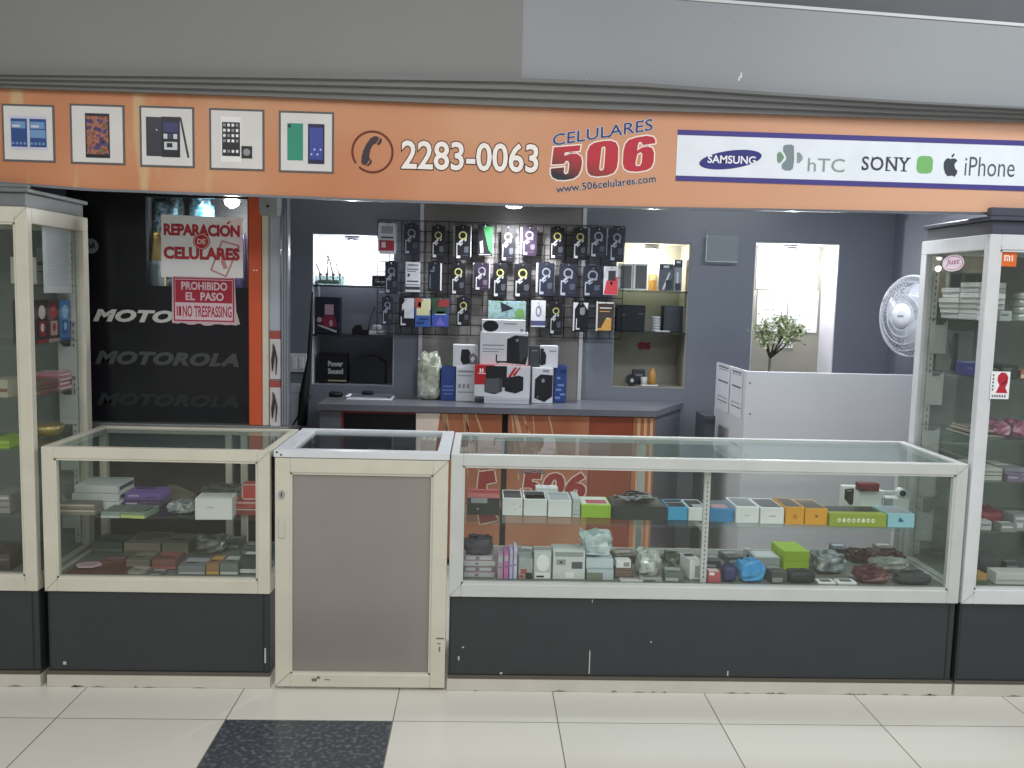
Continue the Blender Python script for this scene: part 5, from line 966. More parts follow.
goods('white_case', 'dotted white case lying behind the white phone boxes', 'case', 536, 558, 488, 496, SZ+.0, .06, [WB, GRT], [('t', (.2, .2, .3, .4), 1), ('t', (.5, .2, .6, .4), 1)], 0, None, None, 3.74)
goods('phone_tray', 'lime green phone tray with white and red top', 'phone box', 581.2, 611, 505.5, 518, SZ, .16, [LIME, M('d9dbd8', .4), M('a84148', .4)], [('t', (.05, .05, .95, .85), 1), ('t', (.2, .4, .9, .8), 2, 1)])
bb = lay(613, 666.5, 507, 520, SZ, .18)
goods('cable_tray', 'long black tray of tangled black cables on the shelf', 'tray', 613, 666.5, 507, 520, SZ, .18, [M('2b3032', .4), BK], [('f', (.02, .05, .98, .1), 1)])
t = MB(); rnd = random.Random(3)
for k in range(16):
    x, y = rnd.uniform(bb[0]+.04, bb[1]-.06), rnd.uniform(bb[2]+.03, bb[3]-.04); ph = rnd.uniform(0, 6); r_ = rnd.uniform(.018, .03); zz = bb[5]+.0095+rnd.uniform(0, .022)
    t.tube([(x+r_*1.5*math.cos(ph+i*.7), y+r_*.8*math.sin(ph+i*.7), zz+.004*math.sin(i*1.3)) for i in range(9)], .004, rnd.choice((0, 0, 0, 1)), 6)
settle(tag(t.obj('cable_coil', [M('1b1f21', .4), M('8d9496', .35)]), 'tangle of black cables heaped in the long black tray', 'cables'), ((bb[0]+bb[1])/2, (bb[2]+bb[3])/2, bb[5]+.001))
goods('phone_tray', 'sky blue phone tray with black top, between black cable tray and white tray', 'phone box', 668, 687.5, 507.5, 520.3, SZ, .15, [SKY, BK, SIL], [LID, ('t', (.1, .4, .9, .44), 2, 1)])
goods('phone_tray', 'white phone tray with black top in front of the slotted upright', 'phone box', 688.7, 706.5, 508, 520.8, SZ, .15, [WB, BK, SIL], [LID, ('t', (.3, .6, .9, .9), 2, 1)])
goods('phone_tray', 'deep blue phone tray just past the slotted upright', 'phone box', 710, 733.5, 509, 522, SZ, .15, [M('3a86b8', .4), M('5c5f66', .3), M('b58a90', .4)], [LID, ('t', (.2, .5, .8, .9), 2, 1)])
goods('phone_box', 'white phone box with grey top, beside the deep blue tray', 'phone box', 736, 759, 507, 523, SZ, .17, [WB, M('7c8384', .3), M('b9bfc0')], [LID, ('f', (.4, .5, .6, .56), 2)])
goods('phone_box', 'white phone box with dark top, beside the orange boxes', 'phone box', 760.6, 784, 508, 524, SZ, .17, [WB, M('4c5152', .3), M('b98f8f')], [LID, ('f', (.38, .48, .66, .54), 2)])
goods('phone_box', 'orange phone box with brown top, beside a white phone box', 'phone box', 785.8, 804, 507.5, 524.6, SZ, .17, [ORG, M('4a4038', .3), M('b87b24', .4)], [LID, ('f', (.4, .4, .6, .66), 2)])
goods('phone_box', 'orange phone box with a small dark mark, beside the long olive tray', 'phone box', 805.2, 827.5, 509, 525.2, SZ, .17, [ORG, M('4a4038', .3), M('6b4a20', .4)], [LID, ('f', (.45, .38, .56, .52), 2)])
goods('phone_tray', 'long olive green tray with a row of white letters', 'phone box', 829.5, 886.5, 514, 527, SZ, .14, [OLV, BK, M('dfe3cf', .4)], [('t', (.03, .06, .97, .7), 1)]+[('f', ell(.14+.085*i, .34, .2+.085*i, .66), 2) for i in range(8)]+[('f', ell(.155+.085*i, .44, .185+.085*i, .56), 0, 1) for i in (0, 2, 3, 4, 6, 7)])
goods('phone_tray', 'pale blue tray with small dark emblem at the end of the row', 'phone box', 888, 914.5, 514, 527.6, SZ, .14, [LBL, M('8d9196', .3), M('34618f', .4)], [LID, ('f', (.4, .3, .52, .6), 2), ('f', (.5, .44, .58, .6), 2)])
goods('phone_holder', 'white phone holder with black screen behind the olive tray', 'phone holder', 842, 857.5, 486, 507, SZ, .03, [WB, BK, SIL], [('f', [(.15, .15), (.85, .1), (.9, .8), (.55, .92), (.15, .6)], 1), ('f', (.3, .2, .6, .24), 2, 1)], 0, None, None, 3.67)
ca = lay(860, 884, 491, 513, SZ, .07, 3.69); carton('camera_cube', 'white cube camera box behind the olive tray', 'box', ca, [WB, SIL, M('9aa0a0')], [('r', (.1, .1, .5, .9), 2), ('f', (.9, .3, .96, .7), 1)])
q = rect(853, 479, 873, 490.5, 3.7); carton('dark_red_box', 'dark red box on top of the white cube', 'box', (ca[0]-.012, ca[0]+q[1]-q[0]-.012, 3.71, 3.755, ca[5]+.001, ca[5]+.034), [M('6e1f28', .4), M('3a1518', .4)], [('f', (0, .6, .3, 1), 1)])
wf = lay(886, 909, 498.5, 510, SZ, .06); carton('flat_white_box', 'flat white box carrying a round-lens camera at the end of the shelf', 'box', wf, [WB, M('aab0b0', .4)], [('f', (0, 0, .3, 1), 1)])
cx = wf[0]+.075; cy = wf[2]+.03; t = MB(); t.lathe((cx, cy-.022, wf[5]+.021), [(.012, 0), (.02, .003), (.02, .04), (.012, .044)], 0, 20, 'y'); t.lathe((cx, cy-.0235, wf[5]+.021), [(.003, 0), (.014, .001), (.014, .003)], 1, 18, 'y'); t.tube([(cx-.015, cy, wf[5]+.021), (cx-.085, cy, wf[5]+.024)], .0065, 0, 8)
settle(tag(t.obj('stick_camera', [M('d3d8d6', .35), BK]), 'white camera with round black lens and long arm on the flat white box', 'camera'), (cx, cy, wf[5]+.001))
goods('red_cap_bottle', 'little grey and red bottle box beside the flat white box', 'box', 877, 883, 495, 509, SZ, .03, [M('6a6f74', .4), M('a8443f', .4)], [('f', (.05, .5, .95, .95), 1)], 0, None, None, 3.69)
# long case, deck
PK = [M('b3a7ac', .4), M('8d8488', .4), WM]
zz = DZ
for k, (lb, mm) in enumerate((('lowest pinkish-grey flat pack of the stack by the half door', 'a99da2'), ('second pinkish-grey flat pack up the stack by the half door', '8a7d82'), ('third flat pack up the stack by the half door', 'b9b0b3'), ('topmost flat pack of the stack by the half door', '97898f'))):
    carton('flat_pack', lb, 'pack', (atY(463.5, 570, 3.46)[0]+.006*(k % 2), atY(495, 570, 3.46)[0]-.005*(k % 2), 3.455+.004*k, 3.6+.004*k, zz, zz+.0205), [M(mm, .4), WM, M('6b5f66')], [('f', (.02, .2, .35, .8), 1), ('f', (.5, .2, .9, .8), 1), ('f', (.38, .3, .46, .7), 2)]); zz += .0215
soft('dark_pouch', 'dark purple pouch on top of the stack of flat packs', 'pouch', 463, 494, 541, 556, zz, .13, M('35323f', .4), .12, 4)
for k, (a, b, h_, lb) in enumerate(((497.5, 503, 'a790a0', 'mauve slim box standing upright beside the stack of flat packs'), (503.8, 508.6, 'b868a4', 'magenta slim box standing upright between mauve and lavender ones'), (509.4, 512.8, 'b7aed0', 'lavender slim box standing upright beside the magenta one'), (513.6, 517, 'c3c3da', 'palest lavender slim box standing upright in the row'))): goods('slim_box', lb, 'box', a, b, 555-2*k, 579, DZ, .1, [M(h_, .4), WM, M('6d4d80')], [('f', (.15, .1, .85, .3), 1), ('f', (.2, .5, .8, .55), 2)])
goods('grey_box', 'grey box with red and black lower print on the case deck', 'box', 518.5, 532.5, 559, 579, DZ, .1, [M('9ba3a2', .4), M('a54650'), BK], [('f', (.15, .5, .6, .75), 1), ('f', (.5, .68, .98, .98), 2), ('f', (.05, .8, .4, .95), 1)])
goods('bubble_card', 'white card with a clear bubble and black caption on the deck', 'pack', 534, 551, 553, 579.2, DZ, .04, [M('bcc4c3', .4), BK, WB], [('f', (.08, .75, .95, .97), 2), ('f', (.15, .86, .6, .93), 1, 1), ('f', ell(.15, .05, .9, .7), 1 and 2, 1)])
goods('gadget_box', 'wide white box with grey gadget pictures and dark screen on the deck', 'box', 553, 585, 551, 579.4, DZ, .1, [M('c9cecb', .4), M('8f9897'), M('4d5557'), WB], [('f', (.06, .04, .94, .2), 1), ('f', (.1, .3, .4, .5), 1), ('f', (.58, .38, .92, .62), 2), ('f', (.4, .75, .66, .95), 3), ('f', (.2, .35, .3, .45), 2, 1)])
b1 = lay(587, 613.5, 569.5, 580, DZ, .13); carton('blue_white_box', 'lower of two pale blue-white boxes on the deck', 'box', b1, [M('b4c1c4', .4), M('75806f'), GRT], [('f', (0, .3, .6, .98), 1)])
b2_ = (b1[0]-.004, b1[1]-.002, b1[2]+.002, b1[3], b1[5]+.001, b1[5]+.042); carton('blue_white_box', 'upper of two pale blue-white boxes, under a clear plastic bag', 'box', b2_, [M('bccacd', .4), M('97a4a8')], [('f', (.05, .85, .98, .95), 1)])
t = MB(); t.blob(((b2_[0]+b2_[1])/2-.01, b2_[2]+.06, b2_[5]+.001), .058, .045, .085, 0, .3, 31, True, 12, 8); settle(tag(t.obj('clear_bag', noisy('pale_film', [(.3, '8fa5a8'), (.5, 'b6c9ca'), (.7, 'd8e2e1')], 24, .2, .6, bump=.6)), 'crumpled clear plastic bag on the pale blue-white boxes', 'bag'), ((b2_[0]+b2_[1])/2, b2_[2]+.06, b2_[5]+.001))
b3 = lay(614.8, 633, 569, 578, DZ, .08, 3.47); carton('brown_box', 'brown striped box with a white pack on top', 'box', b3, [M('6a5950', .5), M('8a776a')], [('f', (.05, .3, .95, .4), 1), ('f', (.05, .6, .95, .7), 1)])
carton('white_pack', 'little white pack on top of the brown striped box', 'pack', (b3[0]+.006, b3[1]-.008, b3[2]+.01, b3[2]+.06, b3[5]+.001, b3[5]+.03), [WB, M('9a8f92')], [('f', (.5, .2, .9, .8), 1)])
soft('silver_bag', 'shiny silver bag with ribs beside the brown striped box', 'bag', 637, 662, 554, 578, DZ, .1, noisy('silver_film', [(.3, '7f8a80'), (.52, 'b9c2b8'), (.66, 'e2e6e0')], 30, .18, .8, 2, bump=.5), .2, 12, ymin=3.475)
x_ = lay(620, 643, 579, 582, DZ, .035); carton('pale_card', 'pale card lying flat in front of the brown striped box', 'card', (x_[0], x_[1], 3.425, 3.455, DZ, DZ+.008), [M('c5c6c6', .5), GRT], [('t', (.1, .3, .9, .4), 1)])
soft('cable_bag', 'dark green bag of cables behind the silver bag', 'bag', 664, 684, 556, 573, DZ, .09, noisy('cable_film', [(.35, '39473c'), (.55, '5f7063'), (.72, 'a6b3a6')], 40, .3, .5), .2, 15)
goods('white_box', 'white box with a black opening leaning by the slotted upright', 'box', 687, 699, 560, 580.5, DZ, .1, [WB, BK, M('a5a9aa')], [('t', (.1, .1, .9, .5), 1), ('f', (.45, .3, .9, .9), 2)], .2, None, None, 3.47)
goods('red_pack', 'red and pink pack past the slotted upright', 'pack', 708, 720.5, 572, 583, DZ, .05, [M('b0525a', .4), WB, M('d3c8c0')], [('f', (.1, .05, .5, .3), 1), ('t', (.1, .1, .9, .9), 2)])
soft('navy_pouch', 'navy blue pouch beside the bright blue pack', 'pouch', 723, 738, 566.5, 583.5, DZ, .07, M('2f3560', .5), .06, 2, False)
soft('blue_pack', 'crumpled bright blue pack at the front of the deck', 'pack', 739.5, 768, 563.5, 584.5, DZ, .09, noisy('blue_film', [(.3, '2a83bf'), (.6, '47a4dc'), (.75, '8cc8ea')], 22, .3, .5), .12, 6)
goods('grey_white_box', 'grey-white box behind the bright blue pack', 'box', 755, 780, 557.5, 569, DZ, .1, [M('a9b0b2', .4), M('c9cecf')], [('t', (.1, .1, .9, .9), 1)], 0, None, None, 3.58)
goods('lime_box', 'lime green box standing above black case on the deck', 'box', 783, 808.5, 551.5, 570, DZ, .15, [M('a3c92c', .4), M('8cb024', .4)], [('f', (.02, .5, .98, .54), 1)], .05, None, None, 3.6)
soft('black_case', 'small black rounded case in front of the lime box', 'case', 788.5, 817, 572, 584.5, DZ, .07, M('24272a', .5), .03, 3, False)
goods('tiny_stand', 'tiny white and black gadget standing behind the blue pack', 'gadget', 745, 752, 549.5, 562, DZ, .03, [M('b9bfc0'), BK], [('f', (.2, .4, .8, .9), 1)], 0, None, None, 3.66)
soft('clear_pouch', 'clear pouch with grey-white contents beside the lime box', 'pouch', 818, 850, 557, 576, DZ, .16, noisy('grey_film', [(.35, '4d5558'), (.55, '8b9598'), (.7, 'c5cccd')], 26, .25, .6, bump=.4), .16, 19, ymin=3.53)
for k, (a, b) in enumerate(((818.5, 836), (838, 857))): goods('white_card', 'white card with dark grey panel lying at the deck front, %s' % ('beside the black case' if k == 0 else 'beside the dark red packet'), 'card', a, b, 582.5, 585, DZ, .05, [WB, M('5d6568')], [('t', (.2, .2, .8, .8), 1)])
MR = noisy('maroon_film', [(.35, '46282b'), (.55, '66393c'), (.72, '85625f')], 24, .35, .5)
for k, (a, b, v0, v1, lb, ym) in enumerate(((852, 884, 552, 566, 'maroon packet at the back of the deck', 3.72), (859, 893, 571, 585, 'dark maroon packet at the front of the deck beside the white cards', 3.43), (886, 909, 556, 570, 'maroon packet behind the pale grey pack', 3.72))): soft('maroon_packet', lb, 'packet', a, b, v0, v1, DZ, .1, MR, .18, 40+k, ymin=ym)
soft('grey_pack', 'pale grey soft pack among the maroon packets', 'pack', 874, 914, 562, 577, DZ, .1, noisy('ash_film', [(.3, '6d716c'), (.6, '9fa39c'), (.75, 'c0c3bd')], 20, .3), .14, 51, ymin=3.585)
soft('dark_pouch', 'dark grey pouch in the far front corner of the long case', 'pouch', 898, 935, 575, 586, DZ, .09, M('3a3d40', .5), .12, 52)
# MORE small packs scattered over the deck
for k, (a, b, v0, v1, h_, h2, lb, ym, dp) in enumerate(((500, 518, 556, 562, '4a4658', '8d86a8', 'dark violet flat pack behind the slim upright boxes', 3.66, .1), (520, 534, 552, 560, '5a6660', 'b4bab6', 'grey-green flat pack behind the grey box', 3.64, .1),
    (615, 636, 556, 563, '59534c', 'a09a90', 'brown-grey flat pack behind the brown striped box', 3.66, .1), (640, 662, 578, 582, '9aa09c', '55605a', 'grey flat pack in front of the shiny silver bag', 3.427, .035), (666, 685, 574, 582, '5f6a66', 'a9b2ae', 'dull green flat pack in front of the bag of cables', 3.435, .1),
    (770, 786, 572, 584, '4b4a48', '8d8f8c', 'charcoal flat pack between blue pack and black case', 3.435, .1), (706, 722, 561, 568, '3f4448', '8f979a', 'dark flat pack behind the red and pink pack', 3.6, .1), (726, 742, 557, 563, '585f62', 'a3abad', 'grey flat pack behind the navy pouch', 3.66, .1),
    (880, 896, 548, 554, '6d6a63', 'a7a59b', 'tan-grey flat pack at the back by the glass end', 3.78, .08), (836, 850, 549, 555, '50565a', '9fa7aa', 'slate flat pack at the back behind the clear pouch', 3.76, .09))):
    goods('flat_pack', lb, 'pack', a, b, v0, v1, DZ, dp, [M(h_, .4), M(h2, .4), M('2f3234', .4)], [('t', (.1, .15, .9, .5), 1), ('f', (.04, .5, .7, .9), 1), ('t', (.2, .6, .6, .7), 2)], (.12, -.1, .2, 0, -.08)[k % 5], None, None, ym)
# short case, shelf
TAN = M('8f887a', .5); zz = SZ
for k, lb in enumerate(('lowest of three white tablet boxes in the short case', 'middle one of three white tablet boxes in the short case', 'topmost of three white tablet boxes in the short case')):
    x0, x1 = LX0+.024+.006*k, atY(119-1.5*k, 495, 3.56)[0]; carton('tablet_box', lb, 'box', (x0, x1, 3.56+.01*k, 3.73+.008*k, zz, zz+.03), [M('c9cccb', .4), M('3a4048', .4), M('9ba0a6')], [('r', (.1, .25, .95, .75), 1), ('t', (.05, .1, .95, .2), 2)]); zz += .031
zz = SZ
for k, lb in enumerate(('lower tan flat box in front of the white tablet boxes', 'upper tan flat box in front of the white tablet boxes')): carton('flat_box', lb, 'box', (LX0+.022, atY(96-k, 515, 3.475)[0], 3.468+.003*k, 3.55, zz, zz+.02), [M('77746a', .4), M('b7ab97'), M('6b6a62')], [('f', (0, .05, 1, .3), 1), ('t', (.05, .1, .95, .9), 2)]); zz += .021
goods('tablet_pack', 'grey-green tablet pack with pale edge, beside the tan flat boxes', 'pack', 101, 120, 512, 520.5, SZ, .12, [M('7d8a80', .4), M('aab7ab'), M('5e6a62')], [('f', (0, .6, 1, .95), 1), ('t', (.08, .08, .92, .92), 2)])
goods('tablet_pack', 'grey-green tablet pack with lime edge and black corner', 'pack', 121, 147, 512.5, 521, SZ, .12, [M('7a8a76', .4), M('b3c469'), M('5f6c62'), BK], [('f', (0, .5, 1, .95), 1), ('t', (.05, .08, .8, .92), 2), ('t', (.84, .2, .95, .8), 3)], -.12)
zz = SZ
for k, (h_, lb) in enumerate((('56496f', 'dark purple flat pack under the bright purple one'), ('7a62a8', 'bright purple flat pack beside the white tablet boxes'))): carton('flat_pack', lb, 'pack', (atY(124+2*k, 505, 3.62)[0], atY(161, 505, 3.62)[0], 3.6+.01*k, 3.74, zz, zz+.028), [M(h_, .4), M('c0b9d6'), M('4a3d66')], [('f', (.1, .3, .4, .5), 1), ('f', (.6, .5, .9, .7), 2), ('t', (.1, .1, .6, .4), 2)]); zz += .029
a, b, y0, y1, z0, z1 = lay(160, 193, 489, 503, SZ, .05, 3.76); t = MB(); t.prism([(a, z0), (b, z0), (b-.01, z1-.03), (a+.06, z1), (a+.02, z0+.05)], y0, y0+.06, 0); t.prism([(a+.005, z0+.01), (a+.06, z1-.003), (a+.05, z0+.03)], y0-.001, y0+.001, 1)
settle(tag(t.obj('paper_bag', [M('6f6a58', .6), M('a08b74', .6)]), 'folded brown paper bag at the back of the short case shelf', 'bag'), ((a+b)/2, y0, z0))
soft('patterned_pouch', 'grey patterned pouch with a red corner beside the white carton', 'pouch', 163, 192.5, 504, 519.5, SZ, .11, noisy('speckle_cloth', [(.38, '4f555a'), (.52, '80878b'), (.62, 'b2b4b3'), (.74, '9a4a45')], 45, .6), .1, 9, ymin=3.5)
goods('white_carton', 'chunky white carton near the half door end of the short case shelf', 'carton', 194.5, 231, 498.5, 521.5, SZ, .1, [M('cfd2cd', .45), M('a3a69f'), M('b9bcb6')], [('f', (.3, .4, .5, .44), 1), ('t', (.1, .1, .9, .5), 2)], .06)
for k, (z_, h_, lb) in enumerate(((0, '8d3a35', 'lower dark red flat box beside the white carton'), (.027, 'b04a49', 'upper red flat box beside the white carton'))): carton('flat_box', lb, 'box', (atY(231.8, 510, 3.52)[0], atY(259-k, 510, 3.52)[0], 3.51, 3.63, SZ+z_, SZ+z_+.026), [M(h_, .4), M('c9bdb5'), M('6b2a28')], [('f', (0, .05, 1, .22), 1), ('f', (.2, .5, .6, .6), 2)])
q = carton('red_box', 'small bright red box with white edge, tilted on top of the red flat boxes', 'box', (atY(243, 490, 3.56)[0], atY(258, 490, 3.56)[0], 3.54, 3.6, SZ+.0545, SZ+.118), [M('cf4a48', .4), M('d9c6c0')], [('f', (.0, .0, .08, 1), 1), ('f', (.92, 0, 1, 1), 1), ('f', (0, .9, 1, 1), 1), ('f', (0, 0, 1, .07), 1)]); 
soft('grey_bag', 'dark grey bag lying behind the white carton', 'bag', 199, 243, 487, 500, SZ, .1, noisy('charcoal_film', [(.35, '3f443f'), (.6, '5f655f'), (.75, '8f958f')], 26, .35), .15, 23, ymin=3.72)
# short case, deck
a, b, y0, y1, z0, z1 = lay(72, 98, 567, 571, DZ, .06); cx = (a+b)/2; t = MB(); t.prism([(cx+(b-a)/2*x, 3.5+.035*y) for x, y in ((-1, 0), (-.55, -1), (.55, -1), (1, 0), (.55, 1), (-.55, 1))], DZ+.0125, DZ+.0165, 0, 'z')
for i in range(3): t.box(cx-.03, cx+.03, 3.482+.015*i, 3.486+.015*i, DZ+.0165, DZ+.017, 1)
settle(tag(t.obj('price_tag', [M('c4a9b3', .5), M('6d4a58')]), 'pink six-sided tag on the maroon flat pack', 'tag'), (cx, 3.5, DZ+.0125))
goods('flat_pack', 'maroon flat pack under the pink tag', 'pack', 66, 124, 574, 579, DZ, .15, [M('5d3632', .4), M('7d534c')], [('t', (.1, .1, .5, .6), 1)])
F_ = []
for k, (a, b, v0, v1, h_, h2, lb, ym, dp) in enumerate(((92, 122, 542, 552, '4a564e', '66736a', 'dark green flat pack at the back of the short case deck', 3.72, .13), (124, 160, 543, 554, '8a8574', '6e6a5c', 'tan flat box at the middle of the short case deck', 3.68, .18), (162, 188, 543, 554, '807d6d', '98947f', 'olive-tan flat box beside the tan one', 3.7, .15), (126, 150, 560, 570, '6c6a5f', '8d8a7c', 'grey-brown flat pack in front of the tan box', 3.52, .12), (152, 176, 560, 572, '77514a', 'a2605a', 'red speckled pack at the middle of the deck front', 3.5, .12), (178, 205, 566, 577, '70757a', 'a9adb0', 'steel grey flat pack near the deck front', 3.44, .12), (206, 219, 564, 576, '8c6a4a', 'c09a4f', 'slim orange-brown pack beside the steel grey pack', 3.44, .12), (220, 238, 564, 577, '66736a', 'b9beb4', 'green-grey box with white lower edge', 3.44, .12), (239.5, 258, 558, 577, '3c4042', 'd0d2cf', 'black and white box in the deck corner by the half door', 3.46, .1))):
    goods('flat_pack' if k not in (1, 2, 7, 8) else 'flat_box', lb, 'pack' if k not in (1, 2, 7, 8) else 'box', a, b, v0, v1, DZ, dp, [M(h_, .4), M(h2, .4), M('2f3234', .4)], [('t', (.1, .15, .9, .5), 1), ('f', (.02, .7, .98, .95), 1), ('t', (.2, .6, .6, .7), 2)], 0, None, None, ym)
soft('clear_wrap', 'crumpled clear wrap behind the green-grey box', 'wrap', 190, 224, 540, 560, DZ, .12, noisy('smoky_film', [(.3, '565a52'), (.55, '80847b'), (.72, 'abaea4')], 22, .25, .6, bump=.5), .2, 33, ymin=3.7)
for k, (a, b, v0, v1, h_, h2, lb, ym, dp) in enumerate(((100, 122, 562, 569, '6e4640', '94706a', 'brown-red flat pack near the pink tag', 3.56, .08), (128, 146, 571, 577, '858176', 'a9a596', 'pale tan flat pack at the deck front of the short case', 3.43, .06), (149, 164, 573, 578, '55585a', '9da09e', 'dark grey flat pack at the deck front of the short case', 3.43, .055),
    (226, 242, 541, 549, '5d615a', '8e9188', 'olive flat pack behind the crumpled clear wrap', 3.78, .08), (243, 256, 548, 555, '70736d', 'a4a69d', 'pale olive flat pack at the back near the half door', 3.7, .09), (100, 118, 538, 542, '5a5f58', '83887f', 'moss grey flat pack far back by the tower', 3.855, .04))):
    goods('flat_pack', lb, 'pack', a, b, v0, v1, DZ, dp, [M(h_, .4), M(h2, .4), M('2f3234', .4)], [('t', (.1, .15, .9, .5), 1), ('f', (.04, .5, .7, .9), 1), ('t', (.2, .6, .6, .7), 2)], (.1, -.12, .05)[k % 3], None, None, ym)
# tower beside the partition
def sgoods(name, label, cat, u0, u1, vt, zs, dx, mats, prints=(), X=-1.716, h=None, group=None):
    ya, _ = atX(u0, vt, X); yb_, zt_ = atX(u1, vt, X); ya, yb_ = sorted((ya, yb_)); ya, yb_ = max(ya, 3.442), min(yb_, 3.826); zt_ = zs+.001+h if h else zt_
    x0, x1 = (X-dx, X) if X < 0 else (X, X+dx); return carton(name, label, cat, (x0, x1, ya, yb_, zs+.001, zt_), mats, prints, 0, group)
L1, L2, L3, L4, L5 = LSH
for k, (a, b, m_, lb) in enumerate(((36, 47, ['2b2530', 'cfc3bd', '8c2630'], 'black toy box with pale and red patches, first of four under the taped paper'), (47.6, 59, ['4b2730', 'a3343c', 'b39a92'], 'dark red toy box, second of four under the taped paper'), (59.8, 69.5, ['3578b4', '8fc0dc', '2a4f8c'], 'blue toy box, third of four under the taped paper'), (70.2, 82, ['a8242c', 'c85a50', '2f3b74'], 'bright red toy box, last of four under the taped paper'))):
    sgoods('toy_box', lb, 'box', a, b, 300, L2, .09, [M(h_, .4) for h_ in m_], [('r', ell(.2, .12, .8, .45), 1), ('r', (.2, .5, .8, .85), 2), ('r', (.0, .93, 1, 1), 2, 1), ('r', ell(.35, .55, .65, .75), 1, 1)])
for k, (a, b, v, m_, lb) in enumerate(((36, 44.5, 258, 'b9b8b0', 'white bottle box on the upper shelf beside the taped paper'), (66, 78, 250, 'a8a8a2', 'grey-white box on the upper shelf behind the taped paper'))): sgoods('bottle_box', lb, 'box', a, b, v, L1, .1, [M(m_, .4), M('777670'), M('5c5c57')], [('r', (.1, .15, .9, .3), 1), ('r', (.2, .5, .8, .55), 2)], -1.75)
for g_, (a, b, n_, h_, h2) in enumerate(((39, 58, 3, '6a6964', '9b4a45'), (60, 83, 4, 'b9838f', 'd9cccb'))):
    for k in range(n_): sgoods('case_box', '%s of the %s flat boxes on the tower shelf by the partition' % (('lowest', 'second', 'third', 'topmost')[k if k < n_-1 else 3], 'grey and red' if g_ == 0 else 'pink and white'), 'box', a, b, 390, L3+k*.0185, .11, [M(h_, .4), M(h2, .4), M('494744')], [('r', (.02, .5, .98, .85), 1), ('t', (.1, .1, .9, .5), 1)], -1.716-.006*(k % 2), .0175)
bx_, by_ = -1.785, min(3.75, atX(55, 420, -1.785)[0]); t = MB(); t.lathe((bx_, by_, L4+.001), [(.02, 0), (.05, .012), (.066, .05), (.06, .05), (.045, .016), (.018, .006)], 0, 26); settle(tag(t.obj('brass_bowl', M('b19a63', .3, .5)), 'shallow brass-coloured bowl on the lower tower shelf', 'bowl'), (bx_, by_, L4+.001))
def fgoods(name, label, cat, u0, u1, vt, vb, zs, dep, mats, prints=(), y=None): a, b, z0, z1 = rect(u0, vt, u1, vb, y or 3.46); return carton(name, label, cat, (a, b, y or 3.46, (y or 3.46)+dep, zs+.001, max(zs+.01, zs+.001+z1-z0)), mats, prints)
fgoods('green_folder', 'lime green folder at the front of the tower by the frame edge', 'folder', -14, 9, 438, 446, L4, .18, [M('8fae3f', .4), M('6c8730')], [('f', (.02, .5, .98, .6), 1)])
fgoods('silver_stack', 'small silver stack of cases at the tower front corner', 'cases', -8, 10, 508, 526, L5, .15, [M('8e8d88', .35), M('5f5e5a'), M('b9b8b3')], [('f', (.02, .28, .98, .34), 1), ('f', (.02, .62, .98, .68), 1), ('f', (.4, .1, .9, .2), 2)])
fgoods('dark_box', 'dark box on the tower deck at the frame edge', 'box', -14, 10, 556, 572, .436, .15, [M('4b3d3a', .4), M('7a6a66')], [('f', (.1, .3, .9, .4), 1)])
fgoods('pale_box', 'pale box on the upper front of the tower by the frame edge', 'box', -12, 7, 356, 374, L3, .15, [M('a5a08f', .4), M('77554e')], [('f', (.02, .5, .98, .7), 1)])
# tower in front of the fan
R1, R2, R3, R4, R5 = RSH; XR = 1.955
for g_, (a, b, n_) in enumerate(((978, 959.5, 7), (958.5, 938.5, 6))):
    for k in range(n_): sgoods('phone_accessory_box', 'thin white box, %s up the %s' % (('first', 'second', 'third', 'fourth', 'fifth', 'sixth', 'seventh')[k], 'white stack by the tower post' if g_ == 0 else 'white stack nearer the fan'), 'box', a, b, 300, R1+k*.0215, .11, [M(('c9cbca', 'd3d5d4', 'bfc2c1')[k % 3], .4), M('8e9392')], [('l', (.02, .8, .98, .95), 1), ('l', (.1, .3, .5, .36), 1)], XR+.006*((k*7+g_*3) % 4), .0205)
sgoods('blue_box', 'blue-violet box on the tower shelf below the clear case', 'box', 974, 956, 361, R2, .12, [M('3d3f7c', .4), M('5a5d9c'), M('8d90b8')], [('l', (.02, .05, .6, .12), 1), ('l', (.65, .3, .95, .5), 1), ('t', (.1, .1, .9, .5), 2)], XR+.01)
a_, b_ = sorted((atX(954.5, 340, XR+.01)[0], atX(937, 340, XR+.01)[0])); b_ = min(b_, 3.84); zt_ = atX(947, 330, XR+.01)[1]; o = thing('clear_gadget_case', 'clear box holding a black gadget, beside the blue-violet box', 'case', (XR+.05, (a_+b_)/2, R2+.001)); t = MB(); t.box(XR+.01, XR+.09, a_, b_, R2+.001, zt_); t.obj('clear_box', ACRY, o)
t = MB(); ym = (a_+b_)/2; t.tube([(XR+.05, ym, R2+.004), (XR+.05, ym-.008, R2+.05), (XR+.05, ym+.008, R2+.1), (XR+.05, ym, zt_-.012)], [.014, .011, .02, .014], 0, 8); t.obj('gadget', BK, o)
for k in range(4): sgoods('brown_envelope', '%s of four brown envelopes on the lower tower shelf' % ('lowest', 'second', 'third', 'topmost')[k], 'envelope', 972-k, 946+2*k, 425, R3+.009*k, .13, [M(('8d857c', '6f655c', '9c958c', '7b7066')[k], .5), M('b9b2a8')], [('l', (.05, .2, .9, .5), 1)], XR+.008*(k % 2), .008)
cx = atY(1021, 310, 3.6)[0]
for k in range(4): t = MB(); t.lathe((cx, 3.6, R1+.001+k*.029), [(.036, 0), (.04, .003), (.04, .024), (.036, .028)], 0, 24); settle(tag(t.obj('silver_tin', M('b4bab8', .3, .5)), 'round silver tin, %s of four stacked under the orange sticker' % ('lowest', 'second', 'third', 'topmost')[k], 'tin'), (cx, 3.6, R1+.001+k*.029))
